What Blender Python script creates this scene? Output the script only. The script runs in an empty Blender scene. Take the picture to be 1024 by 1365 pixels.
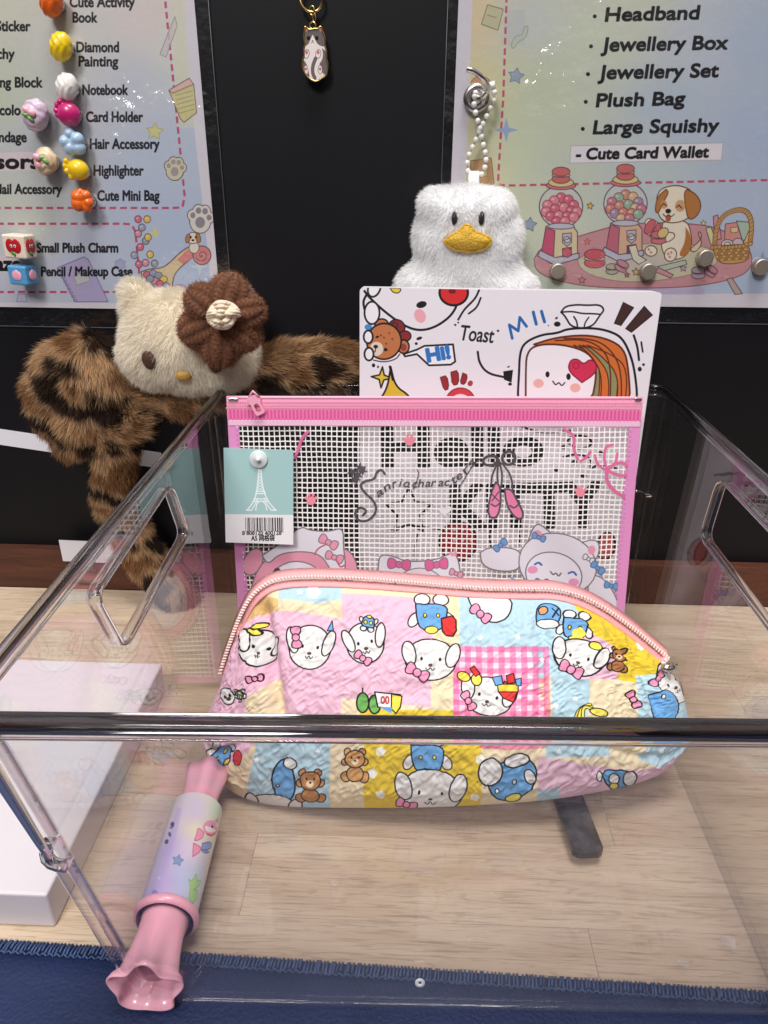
import bpy, bmesh, math, random
import numpy as np
from mathutils import Vector, Matrix
from mathutils.geometry import tessellate_polygon
from math import sin, cos, pi, radians, sqrt, atan2, exp
random.seed(7); RNG = np.random.default_rng(7)
SC = bpy.context.scene
COL = SC.collection
S = 0.01                                  # all numbers below are centimetres; S turns them into metres

# ------------------------------------------------------------------ camera
PITCH, YAW, ROLL, FPX = radians(25.8), radians(1.7), radians(0.6), 975.0
CAM = np.array([0.0, -46.0, 28.7])
F_ = np.array([-sin(YAW)*cos(PITCH), cos(YAW)*cos(PITCH), -sin(PITCH)])
R0 = np.array([cos(YAW), sin(YAW), 0.0]); U0 = np.cross(R0, F_)
R_ = cos(ROLL)*R0 + sin(ROLL)*U0; U_ = -sin(ROLL)*R0 + cos(ROLL)*U0
cd = bpy.data.cameras.new('camera'); cam = bpy.data.objects.new('camera', cd); COL.objects.link(cam)
m = Matrix(((R_[0], U_[0], -F_[0], CAM[0]*S), (R_[1], U_[1], -F_[1], CAM[1]*S), (R_[2], U_[2], -F_[2], CAM[2]*S), (0, 0, 0, 1)))
cam.matrix_world = m
cd.sensor_fit = 'HORIZONTAL'; cd.sensor_width = 36; cd.lens = 36*FPX/1024
cd.clip_start = 0.01; cd.clip_end = 20
SC.camera = cam

# ------------------------------------------------------------------ world, lamps, exposure
W = bpy.data.worlds.new('World'); SC.world = W; W.use_nodes = True
wn, wl = W.node_tree.nodes, W.node_tree.links      # a dim shop: pale ceiling, dark floor and shelves
_tc = wn.new('ShaderNodeTexCoord'); _sp = wn.new('ShaderNodeSeparateXYZ'); wl.new(_tc.outputs['Generated'], _sp.inputs[0]); _cr = wn.new('ShaderNodeValToRGB'); _mr = wn.new('ShaderNodeMapRange'); _mr.inputs[1].default_value = -1; wl.new(_sp.outputs[2], _mr.inputs[0]); wl.new(_mr.outputs[0], _cr.inputs[0])
_cr.color_ramp.elements[0].position = .42; _cr.color_ramp.elements[0].color = (.035, .034, .04, 1); _cr.color_ramp.elements[1].position = .75; _cr.color_ramp.elements[1].color = (.97, .95, .97, 1); _e = _cr.color_ramp.elements.new(.56); _e.color = (.17, .165, .165, 1)
wl.new(_cr.outputs[0], wn['Background'].inputs[0])
W.node_tree.nodes['Background'].inputs[1].default_value = 0.42
def area(name, loc, target, size, power, color):
    l = bpy.data.lights.new(name, 'AREA'); l.shape = 'RECTANGLE'; l.size = size[0]*S; l.size_y = size[1]*S
    l.energy = power; l.color = color
    o = bpy.data.objects.new(name, l); COL.objects.link(o); o.location = Vector(loc)*S
    o.rotation_euler = (Vector(target)-Vector(loc)).to_track_quat('-Z', 'Y').to_euler(); return o
area('ceiling_lamp', (12, -42, 190), (0, -14, 8), (60, 60), 27, (1.0, 0.97, 0.93))
area('ceiling_lamp_far', (-60, -190, 190), (0, -10, 15), (60, 60), 40, (1.0, 0.97, 0.95))
SC.view_settings.view_transform = 'Standard'; SC.view_settings.look = 'None'
SC.view_settings.exposure = 0.0; SC.view_settings.gamma = 1
cy = SC.cycles
cy.max_bounces = 12; cy.transparent_max_bounces = 40; cy.transmission_bounces = 12; cy.glossy_bounces = 4; cy.diffuse_bounces = 5
cy.caustics_reflective = False; cy.caustics_refractive = False; cy.sample_clamp_indirect = 6
cy.use_denoising = True

# ------------------------------------------------------------------ view rays (used once to measure where things stand)
def ray(x, y): return F_*FPX + R_*(x-512) - U_*(y-682.5)
def onY(x, y, Y): d = ray(x, y); return CAM + d*((Y-CAM[1])/d[1])
def onZ(x, y, Z): d = ray(x, y); return CAM + d*((Z-CAM[2])/d[2])
def proj(q):
    q = np.asarray(q, float)-CAM; z = q@F_
    return np.stack([512+FPX*(q@R_)/z, 682.5-FPX*(q@U_)/z], -1)

# ------------------------------------------------------------------ numpy noise
def _h(ix, iy, iz):
    n = (ix*374761393 + iy*668265263 + iz*2147483647) & 0xffffffff
    n = ((n ^ (n >> 13))*1274126177) & 0xffffffff
    return ((n ^ (n >> 16)) & 0xffff)/65535.0
def noise3(p):
    p = np.asarray(p, float); i = np.floor(p).astype(np.int64); f = p-i; f = f*f*(3-2*f); r = 0
    for a in (0, 1):
        for b in (0, 1):
            for c in (0, 1):
                w = (f[..., 0] if a else 1-f[..., 0])*(f[..., 1] if b else 1-f[..., 1])*(f[..., 2] if c else 1-f[..., 2])
                r = r + w*_h(i[..., 0]+a, i[..., 1]+b, i[..., 2]+c)
    return r
def fbm(p, o=3):
    r = 0; a = .5
    for k in range(o): r = r + a*noise3(p*2**k+17.3*k); a *= .5
    return r

# ------------------------------------------------------------------ materials
def srgb(c):
    c = [v/255 for v in c]; return tuple((v/12.92 if v <= .04045 else ((v+.055)/1.055)**2.4) for v in c)+(1,)
def mat(name): m = bpy.data.materials.new(name); m.use_nodes = True; return m, m.node_tree.nodes, m.node_tree.links
def plain(name, rgb, rough=.5, bump=0, bscale=300, metal=0, spec=.5, var=0, vscale=40, sss=0, coat=0):
    m, n, l = mat(name); b = n['Principled BSDF']
    b.inputs['Base Color'].default_value = srgb(rgb); b.inputs['Roughness'].default_value = rough
    b.inputs['Metallic'].default_value = metal; b.inputs['Specular IOR Level'].default_value = spec
    b.inputs['Coat Weight'].default_value = coat; b.inputs['Coat Roughness'].default_value = .08
    if sss: b.inputs['Subsurface Weight'].default_value = sss; b.inputs['Subsurface Scale'].default_value = .003
    tc = n.new('ShaderNodeTexCoord')
    if bump:
        t = n.new('ShaderNodeTexNoise'); t.inputs['Scale'].default_value = bscale; t.inputs['Detail'].default_value = 4
        l.new(tc.outputs['Object'], t.inputs['Vector'])
        bp = n.new('ShaderNodeBump'); bp.inputs['Strength'].default_value = bump; bp.inputs['Distance'].default_value = .001
        l.new(t.outputs[0], bp.inputs['Height']); l.new(bp.outputs[0], b.inputs['Normal'])
    if var:
        t = n.new('ShaderNodeTexNoise'); t.inputs['Scale'].default_value = vscale; t.inputs['Detail'].default_value = 5
        l.new(tc.outputs['Object'], t.inputs['Vector'])
        mx = n.new('ShaderNodeMix'); mx.data_type = 'RGBA'; mx.inputs[6].default_value = srgb([v*(1-var) for v in rgb]); mx.inputs[7].default_value = srgb([min(255, v*(1+var*.6)) for v in rgb])
        l.new(t.outputs[0], mx.inputs[0]); l.new(mx.outputs[2], b.inputs['Base Color'])
    return m
M = {}
M['black_wall'] = plain('black_wall', (18, 17, 21), .5, .04, 500, var=.2, vscale=9, spec=.22)
M['cream'] = plain('cream_plush', (246, 238, 222), .95, .3, 300)
M['white_plush'] = plain('white_plush', (246, 246, 248), .95, .3, 300)
M['chrome'] = plain('chrome', (205, 200, 196), .22, metal=1)
M['gold'] = plain('gold_metal', (214, 176, 110), .25, metal=1)
M['nickel'] = plain('magnet_nickel', (188, 178, 166), .5, metal=1, bump=.1, bscale=700)
M['white_plastic'] = plain('white_plastic', (232, 230, 228), .3, sss=.1)
M['pink_plastic'] = plain('pink_plastic', (240, 172, 190), .28, sss=.25, coat=.3)
M['pink_zip'] = plain('pink_zip_tape', (244, 160, 196), .6, .3, 900)
M['pink_hot'] = plain('pink_ribbed_tape', (236, 120, 176), .5)
M['pink_pale'] = plain('pink_zip_pull', (244, 170, 196), .35)
M['coral'] = plain('coral_zip_tape', (240, 168, 170), .7, .4, 900)
M['coral_tooth'] = plain('coral_zip_teeth', (252, 226, 218), .4)
M['mesh_white'] = plain('white_mesh_thread', (250, 246, 245), .4)
M['brown_eye'] = plain('brown_embroidery', (74, 46, 32), .8, .5, 900)
M['black_thread'] = plain('black_thread', (24, 24, 26), .6, .4, 900)
M['smoke'] = None
M['paper'] = plain('white_paper', (226, 224, 232), .7, var=.03)
M['card_white'] = plain('white_card', (212, 206, 212), .5, .1, 250, var=.03, vscale=15)
M['mat_blue'] = plain('navy_mat', (33, 46, 84), .55, .5, 700, var=.25, vscale=25, spec=.35)
M['mat_thread'] = plain('navy_thread', (58, 78, 118), .6, var=.5, vscale=500)

def panel_mat(name, tint, haze, base=.04, scr=.5):
    m, n, l = mat(name); n.remove(n['Principled BSDF']); out = n['Material Output']
    tr = n.new('ShaderNodeBsdfTransparent'); tr.inputs[0].default_value = tint
    gl = n.new('ShaderNodeBsdfGlossy'); gl.inputs['Roughness'].default_value = .02; gl.inputs[0].default_value = (1, 1, 1, 1)
    df = n.new('ShaderNodeBsdfDiffuse'); df.inputs[0].default_value = (.75, .72, .74, 1)
    lw = n.new('ShaderNodeLayerWeight'); pw = n.new('ShaderNodeMath'); pw.operation = 'POWER'; pw.inputs[1].default_value = 5
    l.new(lw.outputs['Facing'], pw.inputs[0])
    mr = n.new('ShaderNodeMapRange'); mr.inputs[3].default_value = base; mr.inputs[4].default_value = 1
    l.new(pw.outputs[0], mr.inputs[0])
    tc = n.new('ShaderNodeTexCoord'); t = n.new('ShaderNodeTexNoise'); t.inputs['Scale'].default_value = 22; t.inputs['Detail'].default_value = 8; t.inputs['Roughness'].default_value = .7
    l.new(tc.outputs['Object'], t.inputs['Vector'])
    m2 = n.new('ShaderNodeMapRange'); m2.inputs[1].default_value = .5; m2.inputs[2].default_value = .8; m2.inputs[3].default_value = haze*.35; m2.inputs[4].default_value = haze*2.2
    l.new(t.outputs[0], m2.inputs[0])
    mp = n.new('ShaderNodeMapping'); mp.inputs['Scale'].default_value = (9, 9, 330); mp.inputs['Rotation'].default_value = (.5, .35, .2); l.new(tc.outputs['Object'], mp.inputs[0]); t5 = n.new('ShaderNodeTexNoise'); t5.inputs['Scale'].default_value = 3; t5.inputs['Detail'].default_value = 1; l.new(mp.outputs[0], t5.inputs[0])
    m5 = n.new('ShaderNodeMapRange'); m5.inputs[1].default_value = .72; m5.inputs[2].default_value = .8; m5.inputs[3].default_value = 0; m5.inputs[4].default_value = haze*9*scr; l.new(t5.outputs[0], m5.inputs[0]); ad5 = n.new('ShaderNodeMath'); l.new(m2.outputs[0], ad5.inputs[0]); l.new(m5.outputs[0], ad5.inputs[1]); m2 = ad5
    a = n.new('ShaderNodeMixShader'); b = n.new('ShaderNodeMixShader')
    l.new(m2.outputs[0], a.inputs[0]); l.new(tr.outputs[0], a.inputs[1]); l.new(df.outputs[0], a.inputs[2])
    l.new(mr.outputs[0], b.inputs[0]); l.new(a.outputs[0], b.inputs[1]); l.new(gl.outputs[0], b.inputs[2]); l.new(b.outputs[0], out.inputs[0])
    return m
M['panel'] = panel_mat('clear_acrylic_panel', (.98, .975, .975, 1), .011)
M['film'] = panel_mat('laminate_film', (.97, .97, .98, 1), .03)
M['smoke'] = panel_mat('smoked_acrylic', (.36, .34, .29, 1), .09)
m, n, l = mat('clear_acrylic_rim'); b = n['Principled BSDF']
b.inputs['Base Color'].default_value = (.93, .91, .93, 1); b.inputs['Roughness'].default_value = .03; b.inputs['IOR'].default_value = 1.49; b.inputs['Transmission Weight'].default_value = 1
M['rim'] = m
M['rim_dark'] = m.copy(); M['rim_dark'].name = 'painted_dark_rim'; M['rim_dark'].node_tree.nodes['Principled BSDF'].inputs['Base Color'].default_value = (.12, .115, .125, 1)  # dark refraction of the clear front rim is put into the base colour
M['rim_side'] = M['rim'].copy(); M['rim_side'].name = 'side_acrylic_rim'; M['rim_side'].node_tree.nodes['Principled BSDF'].inputs['Base Color'].default_value = (.5, .49, .5, 1)  # weaker grey tint of the clear acrylic, again painted-in refraction
M['reflection_spot'] = panel_mat('painted_reflection_spot', (.97, .97, .96, 1), .2, 0)  # whitish haze colour for reflections painted as spots

# ------------------------------------------------------------------ object helpers
ORG = {}
def tag(o, label=None, cat=None, group=None, kind=None):
    if label: o['label'] = label
    if cat: o['category'] = cat
    if group: o['group'] = group
    if kind: o['kind'] = kind
    return o
def thing(name, loc, label, cat, group=None):
    o = bpy.data.objects.new(name, None); COL.objects.link(o); o.empty_display_size = .01
    o.location = Vector(loc)*S; ORG[o.name] = np.array(loc, float); return tag(o, label, cat, group)
def link(name, me, org, parent=None):
    o = bpy.data.objects.new(name, me); COL.objects.link(o)
    org = np.array(org, float); ORG[o.name] = org
    if parent is not None: o.parent = parent; o.location = Vector(org-ORG[parent.name])*S
    else: o.location = Vector(org)*S
    return o
def copytree(o, loc, parent=None, name=None):
    c = o.copy(); COL.objects.link(c)
    if parent is None: ORG[c.name] = np.array(loc, float); c.location = Vector(loc)*S
    else: c.parent = parent; ORG[c.name] = ORG[o.name]
    for ch in list(o.children): copytree(ch, None, c)
    return c
def mk(name, V, faces, material, parent=None, org=None, smooth=False, uv=None, col=None, fn=None):
    """V in world cm; faces: list, or an (n,3)/(n,4) array"""
    V = np.asarray(V, float)
    if org is None: org = ORG[parent.name] if parent is not None else V.mean(0)
    me = bpy.data.meshes.new(name); L = (V-np.asarray(org))*S
    if isinstance(faces, np.ndarray):
        k = faces.shape[1]; nf = len(faces)
        me.vertices.add(len(V)); me.vertices.foreach_set('co', L.astype(np.float32).ravel())
        me.loops.add(nf*k); me.polygons.add(nf)
        me.polygons.foreach_set('loop_start', np.arange(0, nf*k, k, dtype=np.int32))
        me.loops.foreach_set('vertex_index', faces.astype(np.int32).ravel()); me.update(calc_edges=True)
    else: me.from_pydata([tuple(v) for v in L], [], [tuple(int(i) for i in f) for f in faces])
    if smooth: me.polygons.foreach_set('use_smooth', [True]*len(me.polygons))
    if uv is not None:
        u = me.uv_layers.new(name='UVMap'); vi = np.zeros(len(me.loops), np.int32); me.loops.foreach_get('vertex_index', vi)
        u.data.foreach_set('uv', np.asarray(uv, np.float32)[vi].ravel())
    if col is not None:
        a = me.color_attributes.new('Col', 'FLOAT_COLOR', 'POINT'); c = np.ones((len(V), 4), np.float32); c[:, :3] = col; a.data.foreach_set('color', c.ravel())
    if fn is not None:
        a = me.attributes.new('fn', 'FLOAT_VECTOR', 'POINT'); a.data.foreach_set('vector', np.asarray(fn, np.float32).ravel())
    if material is not None: me.materials.append(material)
    me.update()
    return link(name, me, org, parent)

class G:
    """collects shapes of one mesh"""
    def __init__(s): s.V = []; s.Fc = []; s.n = 0; s.Sm = []
    def add(s, V, Fc, smooth=False):
        V = np.asarray(V, float); s.V.append(V); s.Fc += [tuple(i+s.n for i in f) for f in Fc]; s.Sm += [smooth]*len(Fc); s.n += len(V); return s
    def box(s, c, size, rot=None, bev=0, seg=2):
        bm = bmesh.new(); bmesh.ops.create_cube(bm, size=1)
        for v in bm.verts: v.co = Vector((v.co[0]*size[0], v.co[1]*size[1], v.co[2]*size[2]))
        if bev: bmesh.ops.bevel(bm, geom=bm.edges[:], offset=bev, segments=seg, profile=.5, affect='EDGES')
        return s.bm(bm, c, rot, smooth=False)
    def bm(s, bm, c=(0, 0, 0), rot=None, smooth=True):
        bm.verts.index_update(); V = np.array([v.co[:] for v in bm.verts])
        if rot is not None: V = V@np.asarray(rot).T
        Fc = [tuple(v.index for v in f.verts) for f in bm.faces]; bm.free(); return s.add(V+np.asarray(c), Fc, smooth)
    def ball(s, c, r, rot=None, u=20, v=12):
        bm = bmesh.new(); bmesh.ops.create_uvsphere(bm, u_segments=u, v_segments=v, radius=1)
        r = (r, r, r) if np.isscalar(r) else r
        for q in bm.verts: q.co = Vector((q.co[0]*r[0], q.co[1]*r[1], q.co[2]*r[2]))
        return s.bm(bm, c, rot)
    def tube(s, path, r, seg=8, closed=False, caps=True, prof=None, up=None):
        """prof: (k,2) profile points; up fixes the second profile axis"""
        P = np.asarray(path, float); N = len(P)
        r = np.broadcast_to(np.asarray(r, float), (N,))
        T = (np.roll(P, -1, 0)-np.roll(P, 1, 0)) if closed else np.gradient(P, axis=0)
        T /= np.linalg.norm(T, axis=1)[:, None]+1e-12
        if prof is None: a = np.arange(seg)*2*pi/seg; prof = np.stack([np.cos(a), np.sin(a)], 1)
        k = len(prof); V = []
        n0 = np.cross(T[0], (0, 0, 1)); n0 = n0 if np.linalg.norm(n0) > .1 else np.cross(T[0], (1, 0, 0))
        for i in range(N):
            if up is not None: n0 = np.cross(T[i], up)
            n0 = n0-T[i]*(n0@T[i]); n0 /= np.linalg.norm(n0); b0 = np.cross(n0, T[i])
            V.append(P[i]+r[i]*(prof[:, :1]*n0+prof[:, 1:]*b0))
        V = np.concatenate(V); Fc = []
        for i in range(N if closed else N-1):
            j = (i+1) % N
            for q in range(k): Fc.append((i*k+q, i*k+(q+1) % k, j*k+(q+1) % k, j*k+q))
        if caps and not closed: Fc += [tuple(range(k-1, -1, -1)), tuple((N-1)*k+q for q in range(k))]
        return s.add(V, Fc, True)
    def lathe(s, prof, o, axis, seg=24, mod=None):
        """prof: list of (dist along axis, radius)"""
        ax = np.asarray(axis, float); ax /= np.linalg.norm(ax); x = np.cross(ax, (0, 0, 1)); x = x if np.linalg.norm(x) > .1 else np.cross(ax, (1, 0, 0))
        x /= np.linalg.norm(x); y = np.cross(ax, x); a = np.arange(seg)*2*pi/seg; V = []
        for i, (d, r) in enumerate(prof):
            dd = d; rr = r*np.ones(seg)
            if mod: rr, dd = mod(i, d, r, a)
            V.append(np.asarray(o)+np.outer(dd*np.ones(seg), ax)+rr[:, None]*(np.outer(np.cos(a), x)+np.outer(np.sin(a), y)))
        Fc = []
        for i in range(len(prof)-1):
            for q in range(seg): Fc.append((i*seg+q, i*seg+(q+1) % seg, (i+1)*seg+(q+1) % seg, (i+1)*seg+q))
        return s.add(np.concatenate(V), Fc, True)
    def prism(s, loops, fmap, t0, t1):
        """loops: outer polygon then holes, in 2D; fmap(a,b,t)->3D; solid between t0 and t1"""
        tri = tessellate_polygon([[Vector((a, b, 0)) for a, b in lp] for lp in loops])
        flat = [q for lp in loops for q in lp]; n = len(flat)
        V = [fmap(a, b, t0) for a, b in flat]+[fmap(a, b, t1) for a, b in flat]
        Fc = [tuple(t) for t in tri]+[tuple(n+i for i in reversed(t)) for t in tri]; o = 0
        for lp in loops:
            k = len(lp); Fc += [(o+i, o+(i+1) % k, n+o+(i+1) % k, n+o+i) for i in range(k)]; o += k
        return s.add(V, Fc)
    def obj(s, name, material, parent=None, org=None):
        V = np.concatenate(s.V)
        o = mk(name, V, s.Fc, material, parent, org)
        o.data.polygons.foreach_set('use_smooth', s.Sm)
        return o
def recalc(o):
    bm = bmesh.new(); bm.from_mesh(o.data); bmesh.ops.recalc_face_normals(bm, faces=bm.faces); bm.to_mesh(o.data); bm.free(); return o
def rz(a): return np.array([[cos(a), -sin(a), 0], [sin(a), cos(a), 0], [0, 0, 1]])
def rx(a): return np.array([[1, 0, 0], [0, cos(a), -sin(a)], [0, sin(a), cos(a)]])
def ry(a): return np.array([[cos(a), 0, sin(a)], [0, 1, 0], [-sin(a), 0, cos(a)]])

# ------------------------------------------------------------------ painter for flat print
_fc = {}
def glyphs(txt, font=None):
    if txt in _fc: return _fc[txt]
    c = bpy.data.curves.new('t', 'FONT'); c.body = txt; c.resolution_u = 4; o = bpy.data.objects.new('t', c); COL.objects.link(o)
    bpy.context.view_layer.update(); ev = o.evaluated_get(bpy.context.evaluated_depsgraph_get()); me = ev.to_mesh()
    V = np.array([v.co[:2] for v in me.vertices]); cnt = {}
    for p in me.polygons:
        for k in p.edge_keys: cnt[k] = cnt.get(k, 0)+1
    Eg = np.array([[V[a], V[b]] for (a, b), q in cnt.items() if q == 1]); ev.to_mesh_clear()
    bpy.data.objects.remove(o); bpy.data.curves.remove(c); _fc[txt] = Eg; return Eg
class Canvas:
    def __init__(s, w, h, bg, T):
        s.w, s.h = w, h; s.A = np.zeros((h, w, 4), np.float32); s.A[..., :3] = np.array(bg[:3])/255.; s.A[..., 3] = 1 if len(bg) < 4 else bg[3]/255.; s.T = T
    def comp(s, x0, y0, cov, c, a=1):
        h, w = cov.shape; v = s.A[y0:y0+h, x0:x0+w]; k = (cov*a)[..., None]
        oa = v[..., 3:]; na = k+oa*(1-k)
        v[..., :3] = np.where(na > 1e-5, (np.array(c[:3])/255.*k+v[..., :3]*oa*(1-k))/np.maximum(na, 1e-5), v[..., :3]); v[..., 3:] = na
    def edges(s, E, c, a=1):
        E = np.asarray(E, float).reshape(-1, 2); E = s.T(E).reshape(-1, 2, 2); SS = 3
        x0 = max(0, int(np.floor(E[..., 0].min()))); x1 = min(s.w, int(np.ceil(E[..., 0].max()))+1)
        y0 = max(0, int(np.floor(E[..., 1].min()))); y1 = min(s.h, int(np.ceil(E[..., 1].max()))+1)
        if x1 <= x0 or y1 <= y0: return
        H, Wd = (y1-y0)*SS, (x1-x0)*SS; D = np.zeros((H, Wd+1), np.int32)
        for (ax, ay), (bx, by) in (E-np.array([x0, y0]))*SS:
            if ay > by: ax, ay, bx, by = bx, by, ax, ay
            r0 = max(0, math.ceil(ay-.5)); r1 = min(H-1, math.ceil(by-.5)-1)
            if r1 < r0: continue
            rr = np.arange(r0, r1+1); xx = ax+(rr+.5-ay)*(bx-ax)/(by-ay)
            np.add.at(D, (rr, np.clip(np.ceil(xx-.5), 0, Wd).astype(int)), 1)
        mk_ = (np.cumsum(D[:, :Wd], 1) & 1).reshape(y1-y0, SS, x1-x0, SS).mean((1, 3)); s.comp(x0, y0, mk_, c, a)
    def poly(s, P, c, a=1, ol=None, w=1.2):
        P = np.asarray(P, float)
        if c is not None: s.edges(np.stack([P, np.roll(P, -1, 0)], 1), c, a)
        if ol is not None: s.line(np.vstack([P, P[:1]]), ol, w)
    def line(s, P, c, w=1.2, a=1):
        P0 = np.asarray(P, float); P = s.T(P0)
        sc = np.abs(s.T(P0[:1]+np.array([[1, 0]]))-P[:1]).sum(); r = max(.35, w*min(sc, getattr(s, 'maxsc', 1e9))/2)
        s.segs(np.stack([P[:-1], P[1:]], 1), r, c, a)
    def segs(s, Q, r, c, a=1):
        pad = r+1.5
        x0 = max(0, int(Q[..., 0].min()-pad)); x1 = min(s.w, int(Q[..., 0].max()+pad)+1); y0 = max(0, int(Q[..., 1].min()-pad)); y1 = min(s.h, int(Q[..., 1].max()+pad)+1)
        if x1 <= x0 or y1 <= y0: return
        D = np.full((y1-y0, x1-x0), 1e9, np.float32)
        for (ax, ay), (bx, by) in Q:
            u0 = max(x0, int(min(ax, bx)-pad)); u1 = min(x1, int(max(ax, bx)+pad)+1); v0 = max(y0, int(min(ay, by)-pad)); v1 = min(y1, int(max(ay, by)+pad)+1)
            if u1 <= u0 or v1 <= v0: continue
            X = np.arange(u0, u1)[None]+.5-ax; Y = np.arange(v0, v1)[:, None]+.5-ay; dx, dy = bx-ax, by-ay; L = dx*dx+dy*dy+1e-9
            t = np.clip((X*dx+Y*dy)/L, 0, 1); d = np.hypot(X-t*dx, Y-t*dy)
            sl = D[v0-y0:v1-y0, u0-x0:u1-x0]; np.minimum(sl, d, out=sl)
        s.comp(x0, y0, np.clip(r+.5-D, 0, 1), c, a)
    def ell(s, x, y, rx_, ry_, c, rot=0, ol=None, w=1.2, a=1, n=28, a0=0, a1=360):
        t = np.radians(np.linspace(a0, a1, n, endpoint=(a1-a0) < 360)); ca, sa = cos(radians(rot)), sin(radians(rot))
        P = np.stack([x+rx_*np.cos(t)*ca-ry_*np.sin(t)*sa, y+rx_*np.cos(t)*sa+ry_*np.sin(t)*ca], 1); s.poly(P, c, a, ol, w)
    def star(s, x, y, r, c, k=5, q=.45, rot=0, ol=None, w=1, a=1):
        t = np.radians(rot-90+np.arange(2*k)*180/k); rr = np.where(np.arange(2*k) % 2, r*q, r); s.poly(np.stack([x+rr*np.cos(t), y+rr*np.sin(t)], 1), c, a, ol, w)
    def text(s, txt, x0, y0, x1, y1, hgt, c, bold=0, shear=0, a=1):
        Eg = glyphs(txt).copy(); lo = Eg[..., 0].min(); wd = Eg[..., 0].max()-lo
        X = (Eg[..., 0]-lo)/wd*math.hypot(x1-x0, y1-y0); Yv = Eg[..., 1]*hgt/.62; X = X+shear*Yv
        an = atan2(y1-y0, x1-x0); P = np.stack([x0+X*cos(an)+Yv*sin(an), y0+X*sin(an)-Yv*cos(an)], -1)
        s.edges(P, c, a)
        if bold:
            q = s.T(P.reshape(-1, 2)).reshape(-1, 2, 2); sc = np.abs(s.T(np.array([[x0+1., y0]]))-s.T(np.array([[x0, y0]]))).sum(); s.segs(q, bold*sc, c, a)
    def image(s, name):
        im = bpy.data.images.new(name, s.w, s.h, alpha=True); A = s.A.copy()
        im.pixels.foreach_set(A[::-1].astype(np.float32).ravel()); im.update(); im.pack(); return im
def wig(P, k=6, amp=.6, seed=0):
    """smooth a closed outline (Chaikin) and add a hand-drawn wobble"""
    P = np.asarray(P, float)
    for _ in range(3):
        Q = np.roll(P, -1, 0); P = np.stack([.75*P+.25*Q, .25*P+.75*Q], 1).reshape(-1, 2)
    return P
def smo(P, it=3):
    P = np.asarray(P, float)
    for _ in range(it):
        A = P[:-1]; B = P[1:]; P = np.vstack([P[:1], np.stack([.75*A+.25*B, .25*A+.75*B], 1).reshape(-1, P.shape[1]), P[-1:]])
    return P
def image_mat(name, im, rough=.5, alpha=False, bump=0, bscale=400, coat=0, crinkle=0, spec=.5):
    m, n, l = mat(name); b = n['Principled BSDF']; t = n.new('ShaderNodeTexImage'); t.image = im; t.extension = 'EXTEND'
    l.new(t.outputs['Color'], b.inputs['Base Color']); b.inputs['Roughness'].default_value = rough; b.inputs['Specular IOR Level'].default_value = spec
    b.inputs['Coat Weight'].default_value = coat; b.inputs['Coat Roughness'].default_value = .12
    if alpha: l.new(t.outputs['Alpha'], b.inputs['Alpha'])
    tc = n.new('ShaderNodeTexCoord')
    if bump:
        t2 = n.new('ShaderNodeTexNoise'); t2.inputs['Scale'].default_value = bscale; t2.inputs['Detail'].default_value = 3; l.new(tc.outputs['Object'], t2.inputs['Vector'])
        bp = n.new('ShaderNodeBump'); bp.inputs['Strength'].default_value = bump; bp.inputs['Distance'].default_value = .001
        l.new(t2.outputs[0], bp.inputs['Height']); l.new(bp.outputs[0], b.inputs['Normal'])
        if coat: l.new(bp.outputs[0], b.inputs['Coat Normal'])
    return m
class Sheet:
    """a flat rectangle in space: origin O (bottom left), unit axes U, V and size w x h in cm"""
    def __init__(s, O, U, V, w, h): s.O, s.U, s.V, s.w, s.h = map(lambda q: np.asarray(q, float), (O, U, V, w, h)); s.U = s.U/np.linalg.norm(s.U); s.V = s.V/np.linalg.norm(s.V); s.N = np.cross(s.U, s.V)
    def ab(s, px):
        px = np.asarray(px, float).reshape(-1, 2); d = F_*FPX+np.outer(px[:, 0]-512, R_)-np.outer(px[:, 1]-682.5, U_)
        t = ((s.O-CAM)@s.N)/(d@s.N); q = CAM+d*t[:, None]-s.O
        return np.stack([q@s.U, q@s.V], 1)
    def at(s, a, b, t=0): return s.O+s.U*a+s.V*b+s.N*t
    def px(s, x, y, t=0): a, b = s.ab([(x, y)])[0]; return s.at(a, b, t)
    def canvas(s, res, bg):
        w, h = int(s.w*res), int(s.h*res)
        def T(P): q = s.ab(P); return np.stack([q[:, 0]*res, (s.h-q[:, 1])*res], 1)
        return Canvas(w, h, bg, T)
def slab(name, sh, th, front, side, parent, rad=0, org=None):
    """sheet with thickness th (towards -N) whose front carries a UV map"""
    g = G()
    if rad:
        lp = []
        for cx, cy_, a0 in ((sh.w-rad, rad, -90), (sh.w-rad, sh.h-rad, 0), (rad, sh.h-rad, 90), (rad, rad, 180)):
            for k in range(5): a = radians(a0+k*22.5); lp.append((cx+rad*cos(a), cy_+rad*sin(a)))
    else: lp = [(0, 0), (sh.w, 0), (sh.w, sh.h), (0, sh.h)]
    n = len(lp); V = [sh.at(a, b, 0) for a, b in lp]+[sh.at(a, b, -th) for a, b in lp]
    Fc = [tuple(range(n)), tuple(range(2*n-1, n-1, -1))]+[(n+i, n+(i+1) % n, (i+1) % n, i) for i in range(n)]
    uv = [(a/sh.w, b/sh.h) for a, b in lp]*2
    o = mk(name, V, Fc, front, parent, org, uv=uv)
    if side is not None:
        o.data.materials.append(side)
        for p in list(o.data.polygons)[1:]: p.material_index = 1
    return o
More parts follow.
